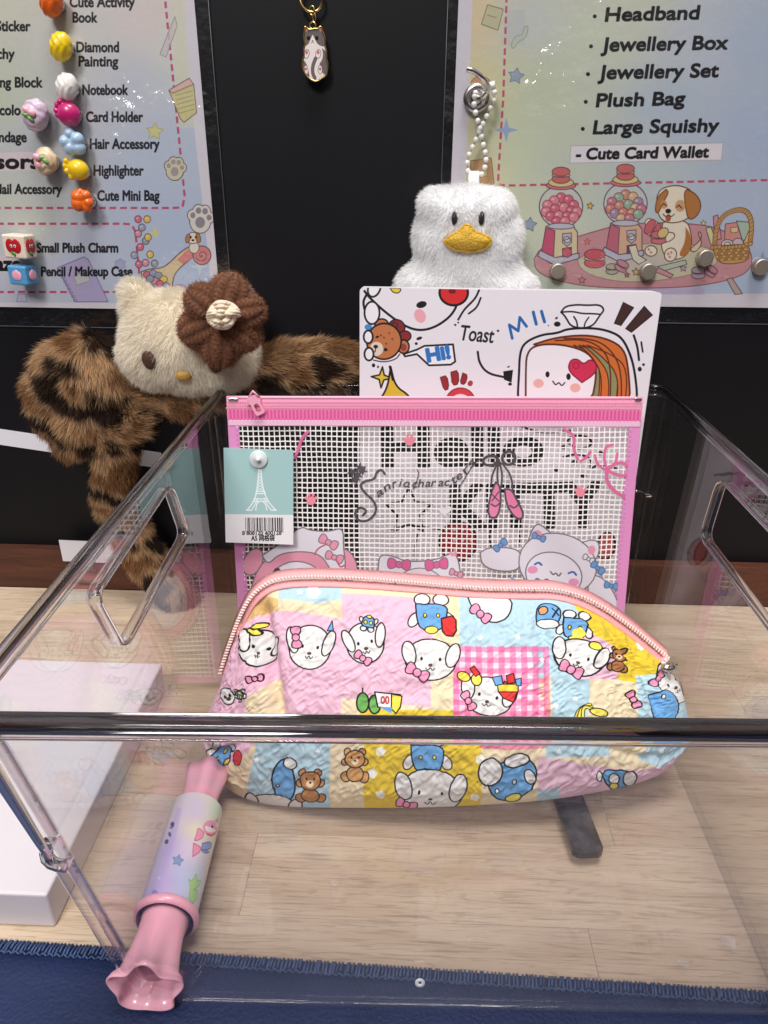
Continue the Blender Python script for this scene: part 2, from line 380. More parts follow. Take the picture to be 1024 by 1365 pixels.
# ================================================================== setting
def wood_mat(name, c1, c2, c3, sx=1.0):
    m, n, l = mat(name); b = n['Principled BSDF']; b.inputs['Roughness'].default_value = .48; b.inputs['Specular IOR Level'].default_value = .35
    tc = n.new('ShaderNodeTexCoord'); oi = n.new('ShaderNodeObjectInfo'); ad = n.new('ShaderNodeVectorMath'); ad.operation = 'ADD'
    cb = n.new('ShaderNodeCombineXYZ'); mu = n.new('ShaderNodeMath'); mu.operation = 'MULTIPLY'; mu.inputs[1].default_value = 9.7
    l.new(oi.outputs['Random'], mu.inputs[0]); l.new(mu.outputs[0], cb.inputs[0]); l.new(mu.outputs[0], cb.inputs[1]); l.new(mu.outputs[0], cb.inputs[2])
    l.new(tc.outputs['Object'], ad.inputs[0]); l.new(cb.outputs[0], ad.inputs[1])
    def nz(scale, vec, det, dist=0):
        mp = n.new('ShaderNodeMapping'); mp.inputs['Scale'].default_value = vec; l.new(ad.outputs[0], mp.inputs[0])
        t = n.new('ShaderNodeTexNoise'); t.inputs['Scale'].default_value = scale; t.inputs['Detail'].default_value = det; t.inputs['Distortion'].default_value = dist; l.new(mp.outputs[0], t.inputs[0]); return t
    a = nz(10, (1*sx, 9, 9), 5, .6); f = nz(60, (.7*sx, 14, 14), 4, .2); w = nz(16, (1.0*sx, 16, 16), 2, 1.2)
    r = n.new('ShaderNodeValToRGB'); r.color_ramp.elements[0].position = .3; r.color_ramp.elements[0].color = srgb(c1); r.color_ramp.elements[1].position = .7; r.color_ramp.elements[1].color = srgb(c2)
    l.new(a.outputs[0], r.inputs[0])
    r2 = n.new('ShaderNodeValToRGB'); r2.color_ramp.elements[0].position = .32; r2.color_ramp.elements[0].color = (1, 1, 1, 1); r2.color_ramp.elements[1].position = .44; r2.color_ramp.elements[1].color = (0, 0, 0, 1)
    l.new(f.outputs[0], r2.inputs[0])
    mx = n.new('ShaderNodeMix'); mx.data_type = 'RGBA'; l.new(r.outputs[0], mx.inputs[6]); mx.inputs[7].default_value = srgb(c3)
    k = n.new('ShaderNodeMath'); k.operation = 'MULTIPLY'; k.inputs[1].default_value = .62; l.new(r2.outputs[0], k.inputs[0]); l.new(k.outputs[0], mx.inputs[0])
    r3 = n.new('ShaderNodeValToRGB'); e = r3.color_ramp.elements; e[0].position = .47; e[0].color = (0, 0, 0, 1); e[1].position = .53; e[1].color = (0, 0, 0, 1); q = e.new(.5); q.color = (1, 1, 1, 1)
    l.new(w.outputs[0], r3.inputs[0]); mx2 = n.new('ShaderNodeMix'); mx2.data_type = 'RGBA'; l.new(mx.outputs[2], mx2.inputs[6]); mx2.inputs[7].default_value = srgb(c3)
    k2 = n.new('ShaderNodeMath'); k2.operation = 'MULTIPLY'; k2.inputs[1].default_value = .45; l.new(r3.outputs[0], k2.inputs[0]); l.new(k2.outputs[0], mx2.inputs[0])
    hv = n.new('ShaderNodeHueSaturation'); mr = n.new('ShaderNodeMapRange'); mr.inputs[3].default_value = .93; mr.inputs[4].default_value = 1.05
    l.new(oi.outputs['Random'], mr.inputs[0]); l.new(mr.outputs[0], hv.inputs['Value']); l.new(mx2.outputs[2], hv.inputs['Color']); l.new(hv.outputs[0], b.inputs['Base Color'])
    bp = n.new('ShaderNodeBump'); bp.inputs['Strength'].default_value = .12; bp.inputs['Distance'].default_value = .001; l.new(f.outputs[0], bp.inputs['Height']); l.new(bp.outputs[0], b.inputs['Normal'])
    return m
M['wood'] = wood_mat('pale_wood', (188, 165, 140), (208, 188, 164), (144, 120, 99))
M['redwood'] = wood_mat('red_brown_wood', (74, 43, 33), (98, 58, 43), (56, 28, 22))

g = G(); g.box((0, 1.0, 26), (130, 2, 64)); w = g.obj('back_wall', M['black_wall'], org=(0, 1, 0)); tag(w, kind='structure')
for q in ((-30, .0), (30, .1)):
    pass
g = G(); g.box((0, -.42, 1.6), (130, .8, 3.2), bev=.06); sk = g.obj('skirting_board', M['redwood'], org=(0, -.4, 0)); tag(sk, kind='structure')
ct = bpy.data.objects.new('countertop', None); COL.objects.link(ct); ORG[ct.name] = np.array([0., 0, 0]); tag(ct, kind='structure')
protos = {}
rw = 4.18; yb = -.84; rows = 14
for j in range(rows):
    x = -46+(j*7.3) % 21
    if j == 6: x = -20.3
    while x < 44:
        L = [24, 31, 27.5][(j*2+int(x+60)) % 3]
        if j == 6 and x < 9 and x+L > 2: L = 8.05-x if 8.05-x > 5 else L
        key = round(L, 1)
        if key not in protos:
            gg = G(); gg.box((0, 0, -1.0), (L-.012, rw-.01, 2.0), bev=.006, seg=1); o = gg.obj('plank', M['wood'], ct, org=(0, 0, 0)); protos[key] = o.data
        else: o = link('plank', protos[key], (0, 0, 0), ct)
        o.location = Vector((x+L/2, yb-rw*(j+.5), 0))*S; x += L
# ------------------------------------------------------------------ navy mat with overlocked edge
e0, e1 = np.array([-60, -26.35, 0]), np.array([60, -29.6, 0]); ed = (e1-e0)/np.linalg.norm(e1-e0); en = np.array([ed[1], -ed[0], 0])
en = en if en[1] < 0 else -en
mt = thing('fabric_mat', (0, -34, 0), 'navy blue cloth mat with stitched edge along the front of the wooden counter', 'mat')
g = G(); V = []
nx, ny = 60, 26
X = np.linspace(0, 120, nx); Yv = np.linspace(0, 34, ny)
top = np.array([[e0+ed*a+en*(b+.02)+np.array([0, 0, .22+.05*fbm(np.array([a*.25, b*.3, 0]))]) for a in X] for b in Yv]).reshape(-1, 3)
bot = top.copy(); bot[:, 2] = .01; n = nx*ny
Fc = [(j*nx+i, (j+1)*nx+i, (j+1)*nx+i+1, j*nx+i+1) for j in range(ny-1) for i in range(nx-1)]+[(i, i+1, n+i+1, n+i) for i in range(nx-1)]
g.add(np.vstack([top, bot]), Fc, True); recalc(g.obj('cloth', M['mat_blue'], mt))
g = G()
for k in range(int(120/.145)):
    a = k*.145+random.uniform(-.02, .02)
    if abs((e0+ed*a)[0]) > 22: continue
    ln = .42+random.uniform(-.1, .12); p0 = e0+ed*a+en*ln; q = .07*random.uniform(.4, 1.4)
    g.tube([p0+np.array([0, 0, .26]), p0-en*ln*.5+ed*q*.5+np.array([0, 0, .31]), p0-en*(ln+.03)+ed*q+np.array([0, 0, .22]), p0-en*(ln+.06)+ed*q+np.array([0, 0, .02])], .05*random.uniform(.7, 1.15), 5)
for k in range(160):
    a = 38+k*.28; p = e0+ed*a+en*.45
    g.tube([p+np.array([0, 0, .27])+en*.05, p+ed*.09+en*-.02+np.array([0, 0, .31]), p+ed*.2+en*.05+np.array([0, 0, .31]), p+ed*.27+en*.08+np.array([0, 0, .27])], .035, 5)
st = g.obj('overlock_stitching', M['mat_thread'], mt); tag(st, kind='stuff')

# ================================================================== posters
INK = (22, 20, 26); OL = (96, 70, 84); DASH = (196, 84, 118)
def blend(cv, sh, pts, res):
    hh, ww = 60, 60; a, b = np.meshgrid(np.linspace(0, sh.w, ww), np.linspace(sh.h, 0, hh)); q = sh.O+a[..., None]*sh.U+b[..., None]*sh.V; P = proj(q)
    Wt = 0; Cc = 0
    for x, y, c in pts:
        w = 1/(((P[..., 0]-x)**2+(P[..., 1]-y)**2)/900+1)**1.6; Wt = Wt+w; Cc = Cc+w[..., None]*np.array(c)
    Cc = Cc/Wt[..., None]/255
    yi = np.linspace(0, hh-1.001, cv.h); xi = np.linspace(0, ww-1.001, cv.w); y0 = yi.astype(int); x0 = xi.astype(int); fy = (yi-y0)[:, None, None]; fx = (xi-x0)[None, :, None]
    A = (Cc[y0][:, x0]*(1-fx)+Cc[y0][:, x0+1]*fx)*(1-fy)+(Cc[y0+1][:, x0]*(1-fx)+Cc[y0+1][:, x0+1]*fx)*fy
    cv.A[..., :3] = A*.64+.36*np.array([.91, .925, .90]); cv.A[..., 3] = 1
def dashes(cv, P, w=3, on=9, off=5, c=DASH):
    P = np.asarray(P, float); d = np.r_[0, np.cumsum(np.hypot(*np.diff(P, axis=0).T))]; t = 0
    while t < d[-1]:
        q = [np.array([np.interp(u, d, P[:, 0]), np.interp(u, d, P[:, 1])]) for u in np.linspace(t, min(t+on, d[-1]), 3)]; v = q[-1]-q[0]; L = np.hypot(*v)
        if L > 2: nn = np.array([-v[1], v[0]])/L*w/2; cv.poly([q[0]-nn, q[-1]-nn, q[-1]+nn, q[0]+nn], c)
        t += on+off
def grain(cv, a=.012):
    cv.A[..., :3] = np.clip(cv.A[..., :3]+RNG.normal(0, a, cv.A.shape[:2])[..., None], 0, 1)

def wallsheet(x0, x1, z0, z1, y, tilt=0): return Sheet((x0, y, z0), (cos(tilt), 0, sin(tilt)), (-sin(tilt), 0, cos(tilt)), x1-x0, z1-z0)
RES = 46
# ---- left poster
PL = wallsheet(-31.5, -11.62, 20.12, 40.5, -.10)
cv = PL.canvas(RES, (226, 220, 230))
IN = Canvas(cv.w, cv.h, (0, 0, 0), cv.T)
blend(IN, PL, [(0, 0, (214, 212, 188)), (0, 120, (196, 204, 176)), (40, 300, (206, 208, 196)), (90, 60, (210, 208, 206)), (200, 20, (228, 204, 204)), (180, 120, (188, 192, 216)), (240, 60, (214, 216, 206)), (60, 190, (182, 186, 200)), (220, 200, (172, 186, 222)), (180, 260, (168, 184, 224)), (250, 330, (160, 180, 228)), (100, 350, (178, 186, 224)), (0, 330, (206, 206, 224)), (0, 270, (202, 208, 190)), (0, 400, (190, 186, 218))], RES)
inner = np.array([(-200, -60), (238, -60), (240, 0), (262, 200), (276, 328), (283, 404), (-200, 402)])
mask = Canvas(cv.w, cv.h, (0, 0, 0, 0), cv.T); mask.poly(inner, (255, 255, 255)); k = mask.A[..., 3:]
cv.A[..., :3] = IN.A[..., :3]*k+cv.A[..., :3]*(1-k)
cv.poly([(228, 0), (246, 0), (250, 60), (260, 170), (236, 170)], (224, 222, 196), .6)
for s_ in range(40):   # faint pattern under the film
    pass
dashes(cv, [(216, -40), (222, 20), (234, 140), (246, 262), (243, 276), (232, 277), (-60, 277)])
dashes(cv, [(-60, 298), (172, 298), (180, 304), (186, 370)]); dashes(cv, [(-60, 389), (160, 389)])
for t, x0, x1, y, h, b in [('Sticker', -5, 40, 41, 12, .5), ('chy', -4, 19, 78, 12, .5), ('Building Block', -36, 56, 116, 12, .5), ('Multicolo', -33, 27, 153, 12, .5), ('Bandage', -17, 35, 189, 12, .5),
    ('Nail Accessory', -8, 82, 258, 11.5, .5), ('Cute Activity', 93, 179, 9, 12, .5), ('Book', 97, 129, 29.5, 12, .5), ('Diamond', 102, 158, 69, 12, .5), ('Painting', 105, 157, 88, 12, .5), ('Notebook', 110, 170, 126, 12, .5),
    ('Card Holder', 115, 190, 162, 12, .5), ('Hair Accessory', 120, 212, 198, 12, .5), ('Highlighter', 125, 191, 233.5, 12, .5), ('Cute Mini Bag', 130, 212, 267, 12, .5), ('Small Plush Charm', 49, 157, 336, 11, .5), ('Pencil / Makeup Case', 55, 176, 367.5, 11, .5)]:
    cv.text(t, x0, y, x1, y, h, INK, b)
cv.poly([(-60, 204), (48, 202), (62, 226), (-60, 229)], (232, 216, 222)); cv.poly([(-60, 342), (24, 340), (24, 362), (-60, 364)], (232, 216, 222))
cv.text('Accessors', -92, 224, 52, 224, 16, INK, 1.1); cv.text('Blind Craze', -92, 360, 27, 360, 16, INK, 1.1)
# little drawings
cv.poly([(227, 36), (233, 22), (236, 34), (221, 76), (213, 72)], (214, 206, 206), .8, (150, 140, 150), .8)
cv.poly([(225, 120), (252, 104), (258, 112), (262, 150), (245, 163), (240, 158)], (214, 206, 150), 1, (120, 96, 96), 1)
cv.poly([(225, 120), (252, 104), (258, 112), (230, 124)], (232, 190, 180), 1, (120, 96, 96), .8)
for k in range(5): cv.line([(234+k*.8, 127+k*6), (256+k*.8, 121+k*6)], (150, 140, 110), .7)
cv.star(206, 175, 12, (216, 214, 150), 5, .5, 5, (180, 170, 110), .8)
def paw(cv, x, y, r, body, pad, rot=0, ol=OL):
    ca, sa = cos(rot), sin(rot)
    def at(u, v): return x+r*(u*ca-v*sa), y+r*(u*sa+v*ca)
    for u, v, q in [(-.62, -.25, .36), (-.22, -.66, .38), (.3, -.66, .38), (.66, -.2, .36), (0, .2, .72)]: px_, py_ = at(u, v); cv.ell(px_, py_, r*q*1.12, r*q*1.22, None, ol=ol, w=1.6)
    for u, v, q in [(-.62, -.25, .36), (-.22, -.66, .38), (.3, -.66, .38), (.66, -.2, .36), (0, .2, .72)]: px_, py_ = at(u, v); cv.ell(px_, py_, r*q*1.1, r*q*1.2, body)
    for u, v, q in [(-.62, -.25, .2), (-.22, -.66, .22), (.3, -.66, .22), (.66, -.2, .2), (0, .25, .38)]: px_, py_ = at(u, v); cv.ell(px_, py_, r*q, r*q*1.15, pad)
paw(cv, 233, 225, 14, (216, 210, 180), (170, 160, 160), .1)
paw(cv, 267, 292, 17, (226, 222, 214), (150, 140, 148), .1)
CD = [(222, 116, 140), (232, 200, 96), (160, 170, 200), (224, 150, 170), (150, 164, 180)]
for i, (x, y) in enumerate([(184, 292), (196, 292), (189, 303), (184, 311), (194, 321), (187, 329), (200, 339), (179, 340), (194, 350), (206, 351), (185, 352), (197, 316)]): cv.ell(x, y, 4.6, 4.8, CD[i % 5], ol=OL, w=.9); cv.ell(x-1, y-1.4, 1.6, 1.4, (244, 230, 232), a=.6)
cv.star(207, 310, 9, (222, 214, 150), 4, .35); cv.star(266, 355, 13, (206, 222, 226), 4, .25)
sp = smo([(188, 362), (200, 358), (216, 357), (226, 350), (240, 336), (254, 327), (266, 326), (262, 338), (250, 348), (236, 360), (230, 372), (230, 388), (222, 392), (210, 384), (190, 372)])
cv.poly(sp, (222, 200, 160), 1, OL, 1.2); cv.poly(smo([(236, 346), (254, 328), (267, 327), (262, 339), (250, 348), (244, 352)]), (222, 140, 138))
cv.ell(269, 340, 12, 12.5, (220, 138, 138), ol=OL); t = np.linspace(0, 9, 40); cv.line(np.stack([269+t*.95*np.cos(t), 340+t*.95*np.sin(t)], 1), OL, 1)
for i, (x, y) in enumerate([(196, 366), (204, 364), (211, 367), (218, 372), (206, 374), (213, 378), (221, 381), (200, 371)]): cv.ell(x, y, 5, 4.6, CD[(i*2) % 5], ol=OL, w=.9)
def pup(cv, x, y, k, face=True):
    wh, br, dk = (236, 226, 214), (190, 130, 84), (120, 78, 54)
    cv.ell(x+2*k, y+17*k, 9*k, 10*k, wh, ol=dk, w=.8*k+.3)
    cv.ell(x, y, 11*k, 10*k, wh, ol=dk, w=.8*k+.3); cv.ell(x-9*k, y+1*k, 4*k, 8*k, br, 12, dk, .8*k+.3); cv.ell(x+9.5*k, y, 4.2*k, 8.5*k, br, -12, dk, .8*k+.3)
pup(cv, 257, 317, .75)
cv.ell(254, 316, 1.4, 1.6, INK); cv.ell(261, 316, 1.4, 1.6, INK); cv.ell(257, 320, 1.8, 1.4, INK)
for r in (13, 10, 7): cv.ell(239, 392, r, r, [(214, 170, 190), (200, 190, 214), (170, 190, 220)][[13, 10, 7].index(r)], ol=(150, 110, 140), w=.9)
cv.poly([(76, 357), (112, 342), (118, 346), (144, 402), (100, 402)], (188, 176, 214), 1, (128, 110, 150), 1)
cv.poly([(98, 367), (116, 362), (120, 374), (102, 380)], (206, 206, 206), 1, (150, 150, 150), .8)
for k in range(9): cv.ell(79+k*2.6, 360+k*5, 2, 1.6, None, ol=(128, 110, 150), w=.8)
cv.star(160, 352, 8, (176, 178, 206), 6, .75, 0, (150, 150, 180), .8); cv.text('Pencil / Makeup Case', 55, 367.5, 176, 367.5, 11, INK, .5); cv.poly([(62, 332), (76, 333), (71, 345)], (206, 200, 180), .7); cv.text('Small Plush Charm', 49, 336, 157, 336, 11, INK, .5)
cv.poly([(24, 392), (34, 392), (36, 402), (22, 402)], (200, 200, 226), 1, (140, 140, 170), .8)
grain(cv)
pl = thing('poster', (-21, 0, 20), 'pastel laminated poster on the left, listing hair accessory, highlighter and notebook', 'poster')
im = image_mat('poster_print', cv.image('poster_print'), .45)
slab('paper_sheet', PL, .04, im, M['paper'], pl)
def film_mat():
    m, n, l = mat('laminate'); n.remove(n['Principled BSDF']); out = n['Material Output']; tr = n.new('ShaderNodeBsdfTransparent'); tr.inputs[0].default_value = (.97, .97, .97, 1)
    gl = n.new('ShaderNodeBsdfGlossy'); gl.inputs['Roughness'].default_value = .1
    tc = n.new('ShaderNodeTexCoord'); t = n.new('ShaderNodeTexNoise'); t.inputs['Scale'].default_value = 38; t.inputs['Detail'].default_value = 3; l.new(tc.outputs['Object'], t.inputs['Vector'])
    t3 = n.new('ShaderNodeTexNoise'); t3.inputs['Scale'].default_value = 240; l.new(tc.outputs['Object'], t3.inputs['Vector'])
    ad = n.new('ShaderNodeMath'); ad.operation = 'MULTIPLY_ADD'; ad.inputs[1].default_value = .22; l.new(t3.outputs[0], ad.inputs[0]); l.new(t.outputs[0], ad.inputs[2])
    bp = n.new('ShaderNodeBump'); bp.inputs['Distance'].default_value = .0074
    t7 = n.new('ShaderNodeTexNoise'); t7.inputs['Scale'].default_value = 11; t7.inputs['Detail'].default_value = 2; l.new(tc.outputs['Object'], t7.inputs['Vector']); m7 = n.new('ShaderNodeMapRange'); m7.inputs[1].default_value = .5; m7.inputs[2].default_value = .62; m7.inputs[3].default_value = .3; m7.inputs[4].default_value = 1; l.new(t7.outputs[0], m7.inputs[0]); l.new(m7.outputs[0], bp.inputs['Strength']); l.new(ad.outputs[0], bp.inputs['Height']); l.new(bp.outputs[0], gl.inputs['Normal'])
    mx = n.new('ShaderNodeMixShader'); mx.inputs[0].default_value = .055; l.new(tr.outputs[0], mx.inputs[1]); l.new(gl.outputs[0], mx.inputs[2]); l.new(mx.outputs[0], out.inputs[0]); return m
M['laminate'] = film_mat()
FL = wallsheet(-33, -10.86, 18.95, 41.5, -.155); slab('laminate_film', FL, .03, M['laminate'], None, pl, rad=.5)
M['film_edge'] = plain('film_edge', (86, 86, 92), .3)
def film_edge(sh, parent, side):
    g = G(); r_ = .5; x_ = sh.w if side > 0 else 0; c_ = sh.w-r_ if side > 0 else r_
    P = [sh.at(x_, sh.h), sh.at(x_, sh.h*.5)]+[sh.at(c_+side*r_*cos(a_), r_-r_*sin(a_)) for a_ in np.linspace(0, pi/2, 7)]+[sh.at(sh.w*.5, 0), sh.at(sh.w-x_, 0)]
    g.tube(P, .022, 6); g.obj('film_edge', M['film_edge'], parent)
film_edge(FL, pl, 1)
# ---- right poster
PR = wallsheet(2.30, 34, 20.72, 40.5, -.10, .004)
cv = PR.canvas(RES, (222, 216, 226))
IN = Canvas(cv.w, cv.h, (0, 0, 0), cv.T)
blend(IN, PR, [(630, 20, (226, 190, 130)), (635, 120, (222, 202, 128)), (630, 220, (222, 204, 140)), (700, 30, (188, 196, 196)), (720, 120, (184, 198, 160)), (690, 190, (192, 204, 160)), (740, 210, (186, 196, 172)), (800, 40, (196, 204, 176)), (840, 10, (198, 200, 176)), (930, 60, (176, 184, 206)), (900, 150, (158, 176, 206)), (1000, 60, (150, 168, 206)), (1010, 180, (146, 166, 212)), (860, 230, (176, 190, 196)), (720, 300, (206, 210, 178)), (960, 300, (158, 174, 214)), (1010, 370, (156, 176, 218)), (700, 370, (180, 194, 170))], RES)
mask = Canvas(cv.w, cv.h, (0, 0, 0, 0), cv.T); mask.poly([(633, -60), (630, 0), (621, 240), (620, 392), (1300, 390), (1300, -60)], (255, 255, 255)); k = mask.A[..., 3:]
cv.A[..., :3] = IN.A[..., :3]*k+cv.A[..., :3]*(1-k)
cv.poly([(674, 14), (700, 12), (700, 60), (672, 60)], (184, 190, 200), .35)
dashes(cv, [(676, -20), (674, 40), (671, 130), (664, 240), (666, 247), (672, 247), (1200, 236)])
cv.poly([(650, 6), (671, 12), (664, 40), (642, 32)], (200, 196, 160), 1, (130, 120, 100), 1); cv.line([(650, 20), (662, 23)], (170, 130, 110), 1)
cv.poly(smo([(699, 36), (705, 33), (702, 50), (692, 54), (684, 66), (681, 60), (686, 48), (696, 46)]), (196, 204, 190), 1, (150, 160, 150), .9)
cv.star(688, 101, 11, (160, 172, 190), 5, .55, 10, (120, 130, 150), 1); cv.star(675, 173, 17, (158, 176, 212), 4, .28)
cv.poly([(628, 214), (655, 210), (659, 246), (625, 246)], (210, 166, 120), 1, (150, 110, 90), 1); cv.poly([(640, 228), (649, 226), (650, 234), (641, 236)], (216, 200, 130), 1, (150, 110, 90), .6)
cv.ell(641, 112, 13, 11, (214, 160, 120), ol=(150, 110, 90), w=1)
for t, x0, y0, x1, y1, h in [('Headband', 807, 28, 931, 25, 16), ('Jewellery Box', 802, 68, 969, 65, 16), ('Jewellery Set', 798, 105, 957, 102, 16), ('Plush Bag', 795, 142, 912, 139, 15.5), ('Large Squishy', 791, 178, 957, 175, 15.5)]:
    cv.text(t, x0, y0, x1, y1, h, INK, .85, .16); cv.ell(x0-14, y0-6.5, 2.6, 2.6, INK)
cv.poly([(761, 194), (964, 190), (962, 213), (760, 217)], (232, 226, 232), 1, (176, 170, 176), .8)
cv.text('- Cute Card Wallet', 768, 212, 944, 209, 13, INK, .8, .14)
# rug
rug = smo([(712, 345), (722, 328), (760, 318), (800, 306), (830, 298), (900, 296), (960, 302), (1000, 330), (1004, 352), (990, 368), (940, 380), (880, 384), (790, 383), (735, 372), (714, 360), (712, 345)])
cv.poly(rug, (206, 150, 156), 1, (150, 96, 108), 1.4)
cv.poly(smo([(770, 345), (790, 334), (840, 326), (900, 322), (950, 330), (962, 346), (940, 362), (880, 374), (830, 376), (790, 368), (772, 356), (770, 345)]), (206, 200, 170), 1, (160, 120, 130), 1)
cv.ell(850, 352, 60, 16, (206, 190, 196), 0, a=.55)
for k in range(60): x, y = random.uniform(725, 985), random.uniform(318, 376); cv.ell(x, y, 3, 1.2, random.choice([(222, 176, 170), (186, 124, 136), (222, 206, 160)]), a=.5)
def macaron(cv, x, y, r, c, rot=0):
    ca, sa = cos(rot), sin(rot)
    for dy, cc in ((.42, c), (.0, (238, 220, 190)), (-.38, c)): cv.ell(x-dy*r*sa, y+dy*r*ca, r, r*(.22 if dy == 0 else .5), cc, math.degrees(rot), (110, 60, 70), 1)
def machine(cv, x, y, balls, side, front):
    # x, y: centre of the globe
    cv.poly([(x-20, y+26), (x+16, y+26), (x+22, y+34), (x+22, y+66), (x-8, y+72), (x-26, y+62)], front, 1, OL, 1.2)
    cv.poly([(x-20, y+28), (x-8, y+32), (x-10, y+68), (x-26, y+60)], side, 1, OL, 1)
    cv.poly([(x-28, y+58), (x-8, y+68), (x+24, y+62), (x+24, y+69), (x-8, y+78), (x-31, y+66)], (196, 194, 210), 1, OL, 1.2)
    cv.ell(x, y, 29, 28, (206, 206, 206), ol=OL, w=1.3, a=.75)
    for i, (u, v) in enumerate([(0, -12), (-9, -8), (10, -9), (-18, -2), (17, -2), (-20, 7), (-8, 3), (4, 1), (13, 6), (21, 7), (-14, 13), (-3, 12), (8, 13), (17, 14), (-6, 20), (5, 20)]):
        c = balls[i % len(balls)]; cv.ell(x+u, y+v, 6.6, 6.6, c, ol=(150, 76, 92), w=1); cv.ell(x+u-2, y+v-2, 2, 1.6, (246, 214, 216), a=.7)
    cv.ell(x, y+26, 18, 4, (196, 196, 210), ol=OL, w=1); cv.ell(x, y-28, 20, 5.5, (216, 120, 132), ol=OL, w=1); cv.ell(x, y-32, 17, 6, (222, 204, 140), ol=OL, w=1); macaron(cv, x, y-42, 12, (206, 112, 110))
    cv.poly([(x+2, y+36), (x+14, y+35), (x+14, y+48), (x+8, y+53), (x+2, y+48)], (196, 190, 200), 1, OL, 1); cv.ell(x+8, y+44, 4.5, 4, (220, 216, 216), ol=OL, w=1); cv.line([(x+4, y+45), (x+12, y+42)], OL, 1.2)
    cv.poly([(x+2, y+56), (x+14, y+54), (x+14, y+65), (x+2, y+67)], (116, 80, 110), 1, OL, 1)
machine(cv, 748, 275, [(216, 110, 130), (228, 140, 152)], (206, 90, 124), (224, 206, 170)); cv.ell(756, 336, 6, 6.4, (214, 96, 116), ol=OL, w=1)
machine(cv, 834, 271, [(206, 150, 126), (150, 186, 160), (216, 190, 140), (200, 130, 150), (160, 150, 180), (214, 140, 120)], (200, 110, 130), (222, 180, 150))
cv.poly([(838, 328), (848, 326), (852, 340), (862, 346), (852, 352), (844, 346)], (226, 220, 196), 1, OL, 1)
macaron(cv, 793, 344, 14, (206, 96, 104)); macaron(cv, 816, 358, 8, (176, 180, 160)); macaron(cv, 829, 354, 8.5, (200, 146, 156), .5); macaron(cv, 931, 363, 9, (186, 170, 180)); macaron(cv, 948, 361, 8, (190, 140, 156), .6)
cv.star(787, 274, 5, (226, 196, 70), 5, .5, 10, OL, .8); cv.star(706, 299, 10, (160, 172, 190), 5, .55, 8, (110, 120, 140), 1); cv.star(848, 362, 5.5, (216, 186, 80), 5, .5, 0, OL, .9); cv.star(836, 366, 4, (200, 110, 90), 5, .5, 0, OL, .8); cv.star(776, 373, 5, (216, 140, 140), 5, .5, 0, OL, .9); cv.star(783, 322, 5, (210, 130, 130), 5, .5, 0, (190, 90, 100), .8); cv.star(938, 297, 4, (216, 214, 150), 5, .5, 0, OL, .7); cv.star(911, 357, 5, (180, 160, 190), 5, .5, 0, OL, .8); cv.star(1017, 345, 12, (150, 170, 206), 4, .3)
cv.poly([(872, 356), (914, 346), (916, 352), (880, 362)], (186, 200, 176), 1, OL, 1); cv.poly([(878, 356), (898, 366), (894, 370), (874, 362)], (210, 150, 156), 1, OL, 1)
cv.poly([(820, 384), (940, 384), (938, 392), (820, 392)], (196, 180, 214)); cv.poly([(969, 372), (976, 370), (990, 391), (980, 392)], (190, 170, 160), 1, OL, 1); cv.poly([(712, 378), (722, 376), (716, 384)], (206, 206, 190), 1, OL, .8)
# puppy
wh, br, dk = (240, 228, 208), (186, 122, 66), (104, 64, 40)
cv.poly(smo([(922, 330), (936, 318), (934, 308), (930, 310), (937, 324), (928, 336), (920, 334), (922, 330)]), (226, 206, 180), 1, dk, 1.2)
cv.poly(smo([(884, 296), (916, 292), (922, 312), (922, 332), (908, 346), (886, 344), (880, 320), (884, 296)]), wh, 1, dk, 1.2)
cv.poly(smo([(914, 302), (921, 312), (922, 332), (912, 342), (904, 340), (914, 322), (914, 302)]), br)
cv.ell(894, 339, 8, 9, wh, 20, dk, 1.2); cv.ell(868, 334, 8, 7, wh, 0, dk, 1.2)
for x, y in ((891, 338), (895, 336), (893, 342), (865, 332), (868, 336)): cv.ell(x, y, 1.6, 1.8, (200, 140, 130))
cv.poly(smo([(876, 262), (880, 252), (894, 247), (908, 247), (924, 254), (926, 276), (918, 292), (896, 298), (880, 292), (876, 276), (876, 262)]), wh, 1, dk, 1.3)
cv.poly(smo([(888, 252), (876, 262), (873, 282), (878, 284), (884, 270), (892, 256), (888, 252)]), br, 1, dk, 1.2)
cv.poly(smo([(916, 252), (928, 258), (936, 272), (930, 288), (918, 294), (914, 276), (912, 256), (916, 252)]), br, 1, dk, 1.3)
cv.ell(885, 272, 4.5, 6, (206, 150, 96), -10, a=.8); cv.ell(907, 274, 7, 8, (206, 150, 96), 10, a=.8)
cv.line([(882, 274), (885, 271), (889, 274)], dk, 1.6); cv.line([(902, 276), (905, 273), (909, 277)], dk, 1.6)
cv.ell(891, 281, 3.8, 3.2, (40, 30, 30)); cv.line(smo([(884, 285), (888, 289), (891, 285), (895, 289), (899, 285)]), dk, 1.3); cv.ell(891, 290.5, 3, 3.6, (206, 90, 80), ol=dk, w=.9)
cv.ell(889, 316, 11, 6, wh, -20, dk, 1.2); cv.ell(866, 297, 6, 6, wh, 0, dk, 1)
macaron(cv, 870, 304, 11, (210, 106, 116), -1.0); macaron(cv, 878, 316, 10, (210, 120, 130)); cv.ell(884, 310, 8, 6, (224, 196, 130), -40, OL, 1)
